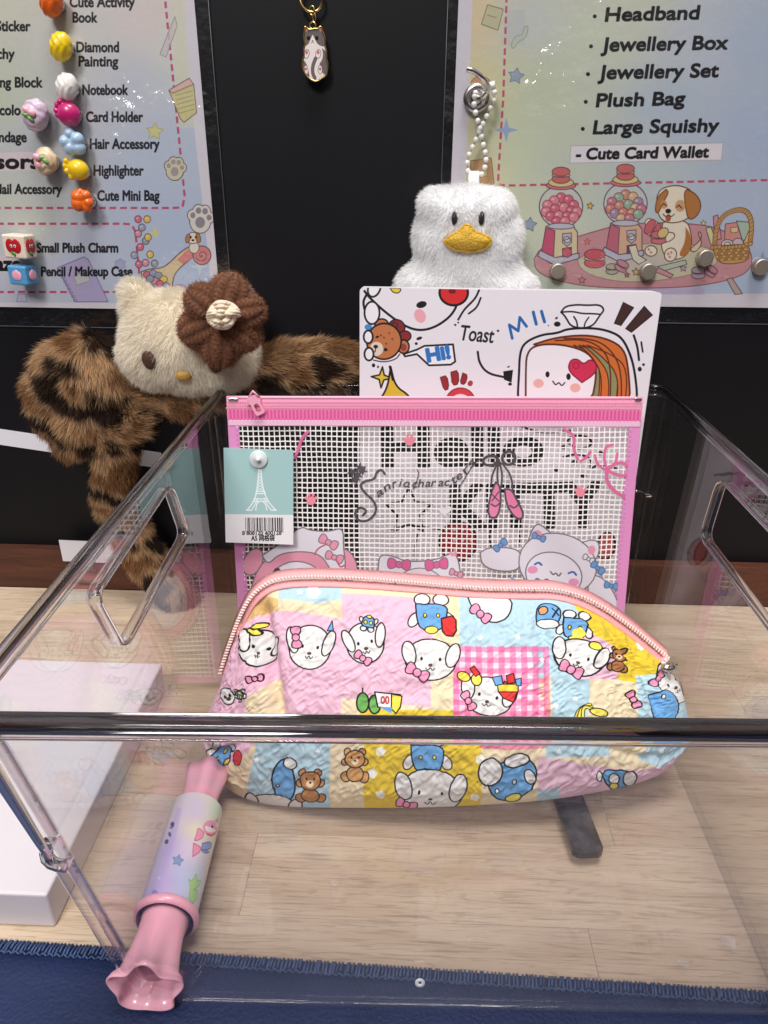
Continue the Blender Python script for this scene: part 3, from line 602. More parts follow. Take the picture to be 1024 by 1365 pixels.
# basket
bk, bd = (206, 160, 100), (120, 80, 50)
cv.poly([(951, 288), (957, 286), (962, 318), (953, 320)], (214, 150, 150), 1, OL, 1); cv.poly([(941, 304), (948, 302), (956, 324), (948, 326)], (214, 214, 160), 1, OL, 1)
cv.poly([(967, 298), (990, 295), (992, 320), (966, 322)], (216, 150, 140), 1, OL, 1); cv.poly([(982, 294), (1000, 296), (998, 320), (990, 320)], (176, 196, 180), 1, OL, 1); cv.poly([(974, 303), (984, 302), (984, 309), (975, 310)], (226, 206, 150), 1, OL, .7)
cv.poly([(1000, 304), (1004, 306), (996, 326), (991, 324)], (226, 190, 120), 1, OL, 1)
cv.ell(970, 325, 8, 6, (216, 214, 206), 0, OL, 1); cv.ell(970, 325, 4, 3, None, 0, OL, 1); cv.ell(984, 323, 7, 6, (206, 190, 200), 0, OL, 1)
cv.poly(smo([(950, 328), (1001, 324), (998, 344), (990, 350), (964, 352), (954, 344), (950, 328)]), bk, 1, bd, 1.2)
for r in range(4):
    for k in range(9): cv.ell(956+k*4.8+(r % 2)*2.2, 334+r*4-k*.3, 2.8, 1.6, [(216, 176, 116), (176, 130, 78)][(k+r) % 2], -8, bd, .5)
hp = smo([(953, 328), (954, 306), (964, 286), (984, 278), (998, 282), (1003, 300), (1000, 324)], 3)
cv.line(hp, bd, 6.4); cv.line(hp, bk, 4.6)
for k in range(2, len(hp)-1, 2): v = hp[k]; cv.line([v+(-1.8, 1.6), v+(1.8, -1.6)], bd, .8)
for k in range(12): cv.ell(950+k*4.6, 329.5-k*.45+(2 if 2 < k < 10 else 0), 3.2, 2.4, bk, -30, bd, .8)
cv.text('- Cute Card Wallet', 768, 212, 944, 209, 13, INK, .4, .14)
grain(cv)
pr = thing('poster', (16, 0, 20.7), 'pastel laminated poster on the right with puppy and two gumball machines', 'poster')
im = image_mat('poster_print_right', cv.image('poster_print_right'), .45); slab('paper_sheet', PR, .04, im, M['paper'], pr)
FR = wallsheet(1.75, 36, 19.75, 41.5, -.155, .004); slab('laminate_film', FR, .03, M['laminate'], None, pr, rad=.5); film_edge(FR, pr, -1)
# ---- white strip stuck to the wall behind the toy
a, b = onY(-40, 566, -.05), onY(215, 604, -.05); d = b-a; L = np.linalg.norm(d); d /= L; up = np.array([-d[2], 0, d[0]])
ss = Sheet(a-up*1.15, d, up, L, 1.15); st = thing('paper_strip', a, 'slanting white paper strip on the black wall behind the striped plush toy', 'paper strip'); slab('strip', ss, .04, M['paper'], M['paper'], st)
# ================================================================== clear display tray
ZT, ZB, ZS = 16.5, .36, 10.0
TOPC = np.array([(-10.85, -32.9), (15.5, -32.1), (15.45, -2.7), (-10.75, -4.3)])
BOTC = np.array([(-10.0, -29.75), (14.75, -29.3), (14.8, -4.0), (-10.15, -5.4)])
def corner4(z, ins=0):
    t = (z-ZB)/(ZT-ZB); c = BOTC*(1-t)+TOPC*t
    k = ins; s_ = np.array([(1, 1), (-1, 1), (-1, -1), (1, -1)])
    return c+s_*k
def ringpts(z, ins=0, rad=.95, seg=6):
    c = corner4(z, ins); out = []
    for i in range(4):
        p, a, b = c[i], c[i-1], c[(i+1) % 4]; da = (a-p)/np.linalg.norm(a-p); db = (b-p)/np.linalg.norm(b-p)
        A, B = p+da*rad, p+db*rad
        for k in range(seg+1): t = k/seg; q = (1-t)**2*A+2*t*(1-t)*p+t*t*B; out.append((q[0], q[1], z))
    return np.array(out)
SEG = 6; NP_ = 4*(SEG+1)
tray = thing('display_tray', (2.4, -18, .3), 'large clear acrylic open tray with handle cutouts in its sides holding the pouches', 'tray')
def wallpt(side, s, z, ins):
    """side 0 front, 1 right, 2 back, 3 left; s in 0..1 between the rounded corners"""
    r = ringpts(z, ins); a = r[side*(SEG+1)+SEG]; b = r[((side+1) % 4)*(SEG+1)]; return a*(1-s)+b*s
TH = .2
def plain_wall(name, side):
    g = G(); ns, V, Fc = 2, [], []
    zs = [ZB, .9, 4, 8, ZS-.02, ZS+.02, 13, ZT-.15]
    for ins in (0, TH):
        for z in zs:
            for s_ in np.linspace(0, 1, 9): V.append(wallpt(side, s_, z, ins))
    n = 9; h = len(zs); m_ = n*h
    for j in range(h-1):
        for i in range(n-1): a = j*n+i; Fc.append((a, a+1, a+n+1, a+n)); Fc.append((m_+a+n, m_+a+n+1, m_+a+1, m_+a))
    g.add(V, Fc, True); return recalc(g.obj(name, M['panel'], tray))
plain_wall('front_wall', 0); plain_wall('rear_wall', 2)
def lens(P, q, rad=.75):
    """round the corners of a polygon"""
    out = []
    P = np.asarray(P, float)
    for i in range(len(P)):
        p, a, b = P[i], P[i-1], P[(i+1) % len(P)]; da = (a-p)/np.linalg.norm(a-p); db = (b-p)/np.linalg.norm(b-p)
        for k in range(q+1): t = k/q; out.append((1-t)**2*(p+da*rad)+2*t*(1-t)*p+t*t*(p+db*rad))
    return np.array(out)
def side_wall(side, hole_y):
    # 2D coordinates (y, z) -> wall
    def fm(y, z, ins):
        r0 = ringpts(z, ins); a = r0[side*(SEG+1)+SEG]; b = r0[((side+1) % 4)*(SEG+1)]; s_ = (y-a[1])/(b[1]-a[1]); return a+(b-a)*s_
    yl = lambda z: sorted((ringpts(z, 0)[side*(SEG+1)+SEG][1], ringpts(z, 0)[((side+1) % 4)*(SEG+1)][1]))
    z0, z1 = ZS+.02, ZT-.15
    outer = [(yl(z0)[0], z0), (yl(z0)[1], z0), (yl(z1)[1], z1), (yl(z1)[0], z1)]
    hole = lens(hole_y, 6)
    g = G(); g.prism([outer, [tuple(q) for q in hole[::-1]]], lambda a, b, t: fm(a, b, t), 0, TH)
    w = recalc(g.obj('side_wall', M['panel'], tray))
    g = G(); zs = [ZB, .9, 4, 8, ZS-.02]; V = [fm(yl(z)[0]+(yl(z)[1]-yl(z)[0])*k/8, z, ins) for ins in (0, TH) for z in zs for k in range(9)]; Fc = []
    for j in range(4):
        for i in range(8): a = j*9+i; Fc += [(a, a+1, a+10, a+9), (45+a+9, 45+a+10, 45+a+1, 45+a)]
    g.add(V, Fc, True); recalc(g.obj('side_wall', M['panel'], tray))
    g = G(); mid = np.array([fm(a, b, .02) for a, b in hole])
    nrm = np.cross(mid[len(mid)//3]-mid[0], mid[2*len(mid)//3]-mid[0]); nrm /= np.linalg.norm(nrm)
    k = 12; a = np.arange(k)*2*pi/k; pr_ = np.stack([np.sign(np.cos(a))*np.abs(np.cos(a))**.6*.10, np.sign(np.sin(a))*np.abs(np.sin(a))**.6*.27], 1)
    g.tube(mid, 1, closed=True, prof=pr_, up=nrm); recalc(g.obj('handle_rim', M['rim'], tray))
side_wall(3, [(-24.9, 15.0), (-16.0, 15.35), (-14.9, 12.2), (-23.7, 11.9)])
side_wall(1, [(-22.9, 14.9), (-12.9, 14.95), (-12.7, 11.6), (-22.0, 11.5)])
g = G()
for cidx in range(4):
    V = []; Fc = []; zs = [ZB, .9, 5, ZS-.02, ZS+.02, 13, ZT-.15]
    for ins in (0, TH):
        for z in zs: V += list(ringpts(z, ins)[cidx*(SEG+1):(cidx+1)*(SEG+1)])
    n = SEG+1; m_ = n*len(zs)
    for j in range(len(zs)-1):
        for i in range(SEG): a = j*n+i; Fc += [(a, a+1, a+n+1, a+n), (m_+a+n, m_+a+n+1, m_+a+1, m_+a)]
    for j in range(len(zs)-1): Fc += [(j*n, (j+1)*n, m_+(j+1)*n, m_+j*n), (j*n+SEG, m_+j*n+SEG, m_+(j+1)*n+SEG, (j+1)*n+SEG)]
    g = G(); g.add(V, Fc, True); recalc(g.obj('corner', M['panel'], tray))
def ringtube(name, z, ins, prof, rad=.95, material='rim'):
    g = G(); r = ringpts(z, ins, rad); g.tube(r, 1, closed=True, prof=np.asarray(prof), up=(0, 0, 1)); return recalc(g.obj(name, M[material], tray))
a = np.arange(16)*2*pi/16; se = lambda w, h, p=.5: np.stack([np.sign(np.cos(a))*np.abs(np.cos(a))**p*w, np.sign(np.sin(a))*np.abs(np.sin(a))**p*h], 1)
r_ = ringpts(ZT, .05); h_ = SEG//2; n_ = SEG+1
g = G(); g.tube(np.concatenate([r_[h_:n_], r_[n_:n_+h_+1]]), 1, prof=se(.25, .21), up=(0, 0, 1)); recalc(g.obj('front_rim', M['rim_dark'], tray))
g = G(); g.tube(np.concatenate([r_[n_+h_:], r_[:h_+1]]), 1, prof=se(.19, .17), up=(0, 0, 1)); recalc(g.obj('top_rim', M['rim_side'], tray))
ringtube('lower_lip', ZT-.42, .02, se(.16, .05))
for cidx in range(4):
    g = G(); r = ringpts(ZS, .02)[cidx*(SEG+1):(cidx+1)*(SEG+1)]; g.tube(r, 1, prof=se(.2, .07), up=(0, 0, 1)); g.obj('stacking_step', M['rim'], tray)
    if cidx < 2:
        g = G(); k = cidx*(SEG+1)+SEG//2; g.tube([ringpts(z, .05)[k] for z in np.linspace(ZS, ZT-.1, 8)], np.linspace(.12, .22, 8), 12); g.obj('corner_rib', M['rim_dark'], tray)
ringtube('bottom_edge', ZB+.08, .1, se(.1, .08), material='panel')
g = G(); r = ringpts(ZB, .2); n = len(r); V = list(r)+[q+np.array([0, 0, .16]) for q in r]; g.add(V, [tuple(range(n-1, -1, -1)), tuple(range(n, 2*n))]); recalc(g.obj('floor_panel', M['panel'], tray))
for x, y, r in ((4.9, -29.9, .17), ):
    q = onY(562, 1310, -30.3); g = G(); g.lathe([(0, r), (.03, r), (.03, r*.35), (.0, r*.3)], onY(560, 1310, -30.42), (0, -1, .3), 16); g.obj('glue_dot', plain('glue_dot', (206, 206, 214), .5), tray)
for x, y, r in ((767, 1237, .22), (972, 1256, .28), (912, 1284, .22), (642, 1072, .2), (447, 1176, .18), (330, 1160, .16)):  # thin pale discs stand in for blurry reflections on the tray
    g = G(); g.prism([[(r*cos(q)*(1+.15*sin(3*q)), r*sin(q)) for q in np.arange(18)*pi/9]], lambda u, v, t, o_=onZ(x, y, ZB+.17): o_+np.array([u, v, t]), 0, .012); g.obj('painted_reflection_spot', M['reflection_spot'], tray)
# ---- smoked stand under the pouch
sd = thing('pouch_stand', (8, -18, .5), 'dark smoked acrylic stand, its foot sticking out under the patchwork pouch', 'stand')
a0, a1 = onZ(786, 1140, .75), onZ(738, 1010, .75); d = (a1-a0)/np.linalg.norm(a1-a0); nn = np.array([d[1], -d[0], 0]); Lh = 11.0
lp = []
for u, v in ((0, .25), (.1, .08), (.3, 0), (1.15, 0), (1.33, .1), (1.42, .28), (1.42, Lh), (0, Lh)): lp.append((u-.71, v))
g = G(); g.prism([lp], lambda u, v, t: a0+nn*u+d*v+np.array([0, 0, t]), -.2, .1); o = recalc(g.obj('foot', M['smoke'], sd))
g = G(); pb = a0+d*6.3+np.array([0, 0, .1]); up = np.array([d[0]*.42, d[1]*.42, 1]); up /= np.linalg.norm(up)
g.prism([[(-.7, 0), (.7, 0), (.7, 7.2), (.5, 7.5), (-.5, 7.5), (-.7, 7.2)]], lambda u, v, t: pb+nn*u+up*v+d*t, 0, .3); recalc(g.obj('back_support', M['smoke'], sd))
g = G(); g.box(a0+d*4.6+np.array([0, 0, .45]), (1.4, .4, .7), rz(atan2(nn[1], nn[0])), bev=.05); g.obj('ledge', M['smoke'], sd)

# ---- white box beside the tray
wb = thing('white_box', (-22, -19, 0), 'plain flat white box lying on the counter left of the clear tray', 'box')
p0, p1, p2 = onZ(216, 884, 2.0), onZ(62, 1193, 2.0), onZ(0, 880, 2.0)
d = (p1-p0)/np.linalg.norm(p1-p0); e = np.array([d[1], -d[0], 0]); e = e if e[0] < 0 else -e; L = np.linalg.norm(p1-p0)
bx = G(); c = p0+d*L/2+e*7; c[2] = 1.0; bx.box(c, (14, L, 1.98), rz(atan2(-d[0], d[1])+pi), bev=.12, seg=3); bx.obj('carton', M['card_white'], wb)

# ---- pink sweet-shaped marker
mkr = thing('candy_marker', (-9, -25, .6), 'pink sweet-shaped marker with pastel wrapped middle lying in the tray corner', 'marker')
ZC = 1.7
c0, c1, c2, c3 = onZ(197, 1300, ZC), onZ(220, 1228, ZC), onZ(262, 1082, ZC), onZ(266, 1042, ZC-.1)
ax = c2-c1; Lb = np.linalg.norm(ax); ax /= Lb
def ruff(amp, k, ph):
    def f(i, d_, r, a): return r*(1+amp[i]*np.cos(k*a+ph)), d_+amp[i]*.35*np.cos(k*a+ph)
    return f
x_ = np.cross(ax, (0, 0, 1)); x_ /= np.linalg.norm(x_); y_ = np.cross(ax, x_)
g = G(); dn = np.linalg.norm(c1-c0)+.55
prof = [(.05, .6), (.06, .95), (-.15, .92), (-.6, .87), (-1.4, .92), (-2.2, 1.03), (-dn+.25, 1.2), (-dn, 1.27), (-dn-.02, 1.2), (-dn+.3, 1.1), (-2.0, .92), (-1.3, .8), (-1.25, .3)]
amp = [0, 0, 0, .03, .07, .10, .12, .14, .14, .12, .10, .05, 0]
g.lathe(prof, c1, ax, 60, ruff(amp, 5, 1.2)); g.obj('lower_frill', M['pink_plastic'], mkr)
g = G(); g.lathe([(-dn+.75, 0.0), (-dn+.72, .1), (-dn+.7, .62), (-dn+.78, .7), (-1.2, .8)], c1, ax, 32); g.obj('end_plug', plain('rose_plastic', (176, 96, 116), .45), mkr)
g = G(); k = 20; t = np.arange(k+1)*pi/k; g.lathe([(.16-.2*cos(u), 1.13+.17*sin(u)) for u in t], c1, ax, 40); g.obj('collar', M['pink_plastic'], mkr)
g = G(); up_ = np.linalg.norm(c3-c2)+.45
prof = [(Lb-.1, .9), (Lb-.05, 1.0), (Lb+.02, .92), (Lb+.3, .8), (Lb+.9, .8), (Lb+up_*.75, .92), (Lb+up_, .98), (Lb+up_-.02, .9), (Lb+1.0, .8), (Lb+.9, 0)]
amp = [0, 0, 0, .03, .06, .08, .09, .09, .06, 0]
g.lathe(prof, c1, ax, 60, ruff(amp, 5, .3)); g.obj('upper_frill', M['pink_plastic'], mkr)
nu, nv = 64, 8; V = []; UV = []
for j in range(nv+1):
    for i in range(nu+1): a_ = i/nu*2*pi+pi/2; dd = .14+(Lb-.1)*j/nv; V.append(c1+ax*dd+1.17*(cos(a_)*x_+sin(a_)*y_)); UV.append((i/nu, j/nv))
Fc = [(j*(nu+1)+i, j*(nu+1)+i+1, (j+1)*(nu+1)+i+1, (j+1)*(nu+1)+i) for j in range(nv) for i in range(nu)]
V = np.array(V); UV = np.array(UV)
class Curved:
    """photo point -> (u,v) on a curved sheet, through the nearest vertices that face the camera"""
    def __init__(s, V, UV, shape, N=None):
        P = proj(V).reshape(*shape, 2); U2 = UV.reshape(*shape, 2); Pu = np.gradient(P, axis=1)/(np.gradient(U2[..., 0], axis=1)[..., None]); Pv = np.gradient(P, axis=0)/(np.gradient(U2[..., 1], axis=0)[..., None])
        J = np.stack([Pu, Pv], -1).reshape(-1, 2, 2); s.P = P.reshape(-1, 2); s.UV = UV; det = np.abs(np.linalg.det(J)); k = det > 1e-3*np.median(det)
        if N is not None: k &= ((V-CAM)*N).sum(1) < 0
        s.P, s.UV, s.J = s.P[k], UV[k], np.linalg.inv(J[k])
    def __call__(s, X):
        X = np.asarray(X, float).reshape(-1, 2); out = np.zeros((len(X), 2))
        for i, x in enumerate(X):
            o = np.argmin(((s.P-x)**2).sum(1)); out[i] = s.UV[o]+np.clip(s.J[o]@(x-s.P[o]), -.15, .15)
        return out
Nn = V-(c1+np.outer((V-c1)@ax, ax)); cm = Curved(V, UV, (nv+1, nu+1), Nn)
CW, CH = 700, 380
cv = Canvas(CW, CH, (206, 190, 222), lambda P: cm(P)*np.array([CW, -CH])+np.array([0, CH]))
yy, xx = np.mgrid[0:CH, 0:CW]; pts = [(262, 1085, (206, 190, 226)), (285, 1100, (232, 218, 190)), (262, 1105, (236, 226, 180)), (285, 1140, (232, 200, 226)), (250, 1130, (226, 206, 226)), (230, 1130, (190, 172, 220)), (222, 1180, (196, 168, 216)), (246, 1170, (184, 196, 226)), (262, 1190, (196, 214, 226)), (205, 1200, (176, 160, 206)), (238, 1205, (186, 190, 220)), (290, 1090, (206, 226, 190))]
Wt = 0; Cc = 0
for x, y, c in pts:
    q = cv.T([(x, y)])[0]; w = 1/(((xx-q[0])**2+(yy-q[1])**2)/1500+1)**1.5; Wt = Wt+w; Cc = Cc+w[..., None]*np.array(c)
cv.A[..., :3] = Cc/Wt[..., None]/255
cv.poly([(236, 1075), (243, 1078), (215, 1205), (204, 1205)], (190, 170, 222), .5)
cv.star(237, 1147, 8, (136, 156, 196), 5, .55, 15, (110, 130, 180), .8); cv.poly(smo([(252, 1196), (254, 1182), (251, 1170), (256, 1176), (262, 1162), (263, 1176), (269, 1172), (264, 1186), (262, 1202), (256, 1206), (252, 1196)]), (168, 206, 140), 1, (120, 166, 110), .8)
pk = (232, 150, 176)
cv.ell(281, 1104, 9, 8, (240, 226, 232), 20, pk, 1); cv.poly(smo([(272, 1110), (264, 1102), (262, 1114), (258, 1122), (270, 1118), (272, 1110)]), pk, 1, (206, 110, 140), .8); cv.ell(283, 1102, 1.3, 1.8, INK); cv.poly([(286, 1094), (292, 1090), (291, 1098)], pk); cv.line([(276, 1112), (282, 1114), (287, 1111)], (206, 90, 110), 1.2)
cv.poly(smo([(270, 1124), (284, 1122), (280, 1138), (268, 1136), (270, 1124)]), (140, 160, 200), 1, (110, 120, 170), .8); cv.poly([(268, 1130), (258, 1124), (257, 1142), (266, 1136)], pk, 1, (206, 110, 140), .8)
cv.ell(206, 1190, 5, 4, (150, 130, 190), 30); cv.star(212, 1170, 3, (220, 200, 226), 5); cv.ell(229, 1100, 3, 5, (96, 90, 130), 20); cv.ell(222, 1122, 2.6, 3.4, (96, 90, 130), 20); cv.ell(226, 1112, 2, 3, (110, 100, 150))
im = image_mat('candy_wrap', cv.image('candy_wrap'), .22, coat=.6)
o = mk('wrapped_barrel', V, Fc, im, mkr, uv=UV, smooth=True); recalc(o)
# ================================================================== printed white box behind the pouches
BXs = Sheet((-2.62, -7.7, .62), (1, 0, 0), (0, 2.0, 21.86), 16.0, 21.95)
cv = BXs.canvas(60, (232, 226, 233)); K = (26, 24, 26)
cv.line(smo([(486, 388), (492, 396), (511, 414), (538, 434), (558, 441), (579, 437), (601, 422), (611, 404), (612, 380)]), K, 3)
cv.ell(562, 406, 7, 4.4, K, -15); cv.ell(560, 421, 7.5, 9.5, (236, 150, 160), -25, a=.8); cv.ell(605, 390, 19, 17, (212, 46, 48), 0, K, 3); cv.ell(603, 388, 5, 3.4, (120, 26, 30)); cv.poly(smo([(520, 384), (536, 384), (532, 391), (524, 390), (520, 384)]), (230, 200, 60), 1, K, 1.2)
cv.ell(499, 384, 8, 12, (240, 236, 240), 20, K, 2.4)
cv.line(smo([(639, 386), (634, 398), (619, 412), (611, 426)]), K, 2.6); cv.line(smo([(641, 397), (636, 410), (625, 418)]), K, 2.4); cv.ell(607, 433, 1.6, 1.4, K); cv.ell(611, 430, 1.2, 1.2, K)
cv.ell(529, 436, 11, 10, (130, 44, 50), 20, K, 1.6); cv.ell(540, 448, 8, 7, (140, 44, 50), 0, K, 1.6); cv.ell(526, 434, 4, 4, None, 0, K, 1); cv.ell(491, 436, 5, 4, (70, 140, 200))
cv.ell(538, 462, 7.5, 9, (190, 116, 72), 0, K, 2); cv.ell(538, 463, 4, 5, (150, 62, 60)); cv.ell(509, 433, 9, 8, (190, 116, 72), 0, K, 2); cv.ell(509, 433, 5, 4, (196, 90, 84))
cv.ell(512, 455, 23, 24, (190, 116, 72), 10, K, 2.2); cv.ell(512, 455, 21, 22.4, (190, 116, 72), 10)
for x, y in ((519, 444), (512, 450), (504, 458), (515, 458), (523, 452), (516, 466), (508, 447)): cv.ell(x, y, 1.6, 1, (110, 50, 30), 60)
cv.ell(502, 465, 9, 9.5, (222, 206, 190)); cv.ell(501, 462, 3, 2.4, K); cv.line([(501, 464), (500, 469), (496, 469)], K, 1.2); cv.ell(514, 466, 2.2, 2.4, K); cv.ell(503, 449, 2.6, 1.4, K, -20)
for x, y, a_, b_ in ((496, 417, 10, 15), (491, 449, 6, 8.5), (492, 472, 6, 8.5)): cv.ell(x, y, a_, b_, (238, 234, 240), 0, K, 2.4)
cv.line(smo([(488, 394), (484, 402), (486, 412)]), K, 3); cv.line(smo([(498, 480), (512, 483), (528, 479), (533, 472)]), K, 1.4); cv.ell(498, 487, 2.2, 2.6, K); cv.ell(504, 489, 1.3, 1.6, K)
cv.poly([(566, 461), (604, 459), (607, 482), (601, 486), (572, 487), (556, 472), (540, 475), (538, 472), (556, 466)], (240, 236, 242), 1, K, 2.4); cv.text('Hi!', 571, 482, 600, 477, 15, (50, 116, 190), 1.6); cv.ell(559, 451, 4, 2, K, -20); cv.ell(555, 458, 2, 1.8, K)
cv.text('Toast', 612, 453, 657, 457, 18, K, .35, .1); cv.ell(664, 441, 1.6, 1.6, K)
cv.star(509, 503, 14, (216, 186, 60), 4, .32, 4, K, 2); cv.poly(smo([(521, 489), (527, 515), (546, 527), (548, 540), (500, 540), (516, 520), (521, 489)]), (216, 180, 56), 1, K, 2.4); cv.line([(520, 489), (524, 506)], K, 3.4)
for P in ([(587, 503), (596, 500), (599, 518), (592, 521)], [(601, 496), (611, 493), (612, 512), (603, 514)], [(617, 497), (624, 500), (620, 513), (613, 511)]): cv.poly(smo(P+[P[0]], 1), (150, 44, 48), 1, (90, 26, 30), 1)
cv.ell(627, 511, 3.4, 4, (170, 60, 60), 30); cv.ell(614, 537, 20, 20, (206, 60, 70), 0, (110, 30, 36), 1.2); cv.ell(614, 538, 14, 13, (240, 200, 206))
cv.line(smo([(637, 469), (639, 484), (650, 498), (674, 503)]), K, 2.8); cv.poly([(671, 495), (684, 493), (682, 510), (672, 506)], K); cv.ell(680, 512, 2.6, 2, K); cv.ell(678, 489, 2, .9, K, -20)
BL_ = (44, 100, 170)
cv.line([(683, 451), (679, 433), (691, 441), (693, 423), (702, 435)], BL_, 3.6); cv.line([(711, 416), (715, 432)], BL_, 4); cv.line([(722, 415), (726, 429)], BL_, 4); cv.ell(743, 432, 4.4, 3.4, K); cv.ell(742, 424, 2, 1.4, K, -30); cv.ell(731, 434, .9, .9, K)
cv.line(smo([(694, 545), (690, 530), (692, 500), (693, 470), (700, 456), (722, 446), (744, 444), (757, 438), (790, 437), (812, 441), (830, 450), (842, 476), (847, 500), (850, 530), (846, 545)]), K, 2.8)
cv.poly(smo([(748, 416), (754, 408), (770, 406), (783, 407), (800, 406), (806, 413), (800, 420), (789, 437), (762, 437), (754, 422), (748, 416)]), (238, 232, 240), 1, K, 2.2); cv.line(smo([(748, 416), (764, 415), (776, 418), (790, 418), (801, 419)]), K, 2); cv.line(smo([(765, 422), (769, 428), (770, 436)]), K, 2); cv.line(smo([(785, 423), (780, 430), (779, 436)]), K, 1.8)
OR, OLV, BR = (206, 108, 52), (140, 140, 96), (92, 44, 28)
cv.poly(smo([(712, 459), (740, 450), (780, 446), (812, 452), (832, 465), (838, 490), (841, 545), (780, 545), (780, 480), (712, 459)], 2), OR, 1, BR, 2.4)
for o_, c_ in ((0, OLV), (14, OR), (24, OLV), (36, OR)):
    cv.poly(smo([(765+o_*.5, 460), (790+o_*.8, 470+o_*.1), (801+o_, 492), (797+o_, 545), (786+o_, 545), (789+o_, 500), (782+o_*.6, 476), (765+o_*.5, 460)], 2), c_, 1, BR, 1.6)
cv.line(smo([(740, 454), (780, 452), (806, 466), (815, 492), (813, 545)]), BR, 1.8); cv.line(smo([(752, 451), (796, 452), (820, 472), (829, 500), (828, 545)]), BR, 1.8)
cv.poly(smo([(701, 545), (701, 500), (702, 470), (716, 459), (752, 459), (786, 470), (797, 492), (787, 545), (701, 545)], 2), (238, 232, 238), 1, BR, 2.4)
cv.ell(730, 499, 2.7, 4, K); cv.ell(758, 502, 2.9, 4.4, K); cv.ell(718, 511, 7, 6, (230, 160, 150), a=.8); cv.ell(767, 517, 7, 6, (230, 160, 150), a=.8); cv.line(smo([(737, 508), (741, 514), (745, 509), (749, 515), (753, 510)]), K, 1.6)
mg = (206, 50, 84); cv.poly(smo([(776, 510), (757, 494), (760, 480), (770, 478), (778, 486), (787, 478), (796, 485), (794, 498), (776, 510)], 2), mg, 1, (130, 26, 56), 1.6); cv.ell(768, 487, 4, 4, None, 0, (130, 26, 56), 1)
DB = (66, 42, 40)
cv.poly([(831, 403), (845, 410), (828, 434), (819, 431)], DB, 1, K, 1); cv.poly([(859, 408), (870, 420), (842, 443), (834, 438)], DB, 1, K, 1)
cv.line(smo([(845, 447), (850, 462), (852, 480)]), K, 2.8); cv.line([(855, 456), (857, 469)], K, 2.2); cv.ell(853, 492, 2.6, 3.2, K); cv.ell(858, 486, 1.8, 1.8, K); cv.line(smo([(846, 382), (856, 387), (866, 388)]), K, 2.6)
# lower half, seen through the mesh
cv.text('Hello', 512, 622, 722, 618, 46, K, 3.2); cv.text('KITTY', 604, 704, 800, 700, 50, K, 3.6)
cv.line(smo([(690, 566), (720, 578), (760, 574)]), K, 2.6); cv.line(smo([(756, 588), (764, 580), (786, 582), (790, 594), (770, 600), (756, 588)]), K, 3); cv.line(smo([(750, 610), (770, 604), (790, 612), (786, 626), (800, 618), (826, 626)]), K, 3)
for q in ((752, 596), (766, 616), (778, 634), (800, 604), (742, 626)): cv.ell(*q, 4, 3, K)
cv.star(545, 682, 32, None, 5, .5, 0, K, 3); cv.line([(520, 706), (545, 700), (590, 706), (660, 704)], K, 2.6)
cv.ell(611, 722, 25, 26, (170, 44, 48), 0, K, 3)
for k in range(10): cv.ell(595+(k % 4)*11, 706+(k//4)*14, 2, 2.6, (236, 200, 190))
cv.line(smo([(655, 700), (652, 720), (660, 745)]), K, 2.6); cv.line(smo([(690, 700), (694, 722), (684, 745)]), K, 2.6); cv.ell(808, 728, 12, 18, (206, 100, 100), 10, K, 3)
cv.line(smo([(556, 712), (552, 740), (558, 770), (540, 800)]), K, 2.8)
grain(cv, .006)
pb_ = thing('printed_box', (5, -7, .6), 'tall white cardboard box with toast and bear drawings standing behind the pink mesh pouch', 'box')
im = image_mat('box_print', cv.image('box_print'), .42, bump=.05, bscale=120); slab('carton', BXs, 1.3, im, M['card_white'], pb_, rad=.2)

# ================================================================== pink mesh zip pouch
def sheet_from(px0, px1, Yt, zt_extra, Yb, zb):
    A, B = onY(*px0, Yt), onY(*px1, Yt); return A, B
A, B = onY(302, 529, -8.1), onY(857, 530, -8.1); wdt = np.linalg.norm(B-A); U = (B-A)/wdt
Vd = np.array([0, 3.3, A[2]-.5]); hgt = np.linalg.norm(Vd); V_ = Vd-U*(Vd@U); V_ /= np.linalg.norm(V_)
MP = Sheet(A-V_*hgt, U, V_, wdt, hgt)
mp = thing('mesh_pouch', MP.at(wdt/2, 0), 'clear white mesh document pouch with pink zip leaning against the printed white box', 'pouch')
def pxb(y, x=580): return MP.ab([(x, y)])[0][1]
def pucker(a, b):   # how the soft sheet bulges
    return .10*sin(a*.55+.6)*sin(b*.4)+.07*sin(a*1.3+b*.9)
g = G(); pit = .287; b0, b1 = .4, pxb(566); a0_, a1_ = .5, wdt-.52
def strand(P, N, hw, ht):
    P = np.array(P); g.tube(P, 1, caps=True, prof=np.array([(-hw, -ht), (hw, -ht), (hw, ht), (-hw, ht)]), up=N)
nb = int((b1-b0)/pit); na = int((a1_-a0_)/pit)
for j in range(nb+1):
    b = b0+j*pit; strand([MP.at(a, b+.02*sin(a*1.1+j*.3)+.012*sin(a*5+j), pucker(a, b)) for a in np.linspace(a0_, a1_, 34)], MP.N, .03, .02)
for i in range(na+1):
    a = a0_+i*pit; strand([MP.at(a+.015*sin(b*1.4+i*.2), b, pucker(a, b)+.018) for b in np.linspace(b0, b1, 26)], MP.N, .028, .02)
g.Sm = [False]*len(g.Sm)
o = g.obj('mesh_netting', M['mesh_white'], mp); tag(o, kind='stuff')
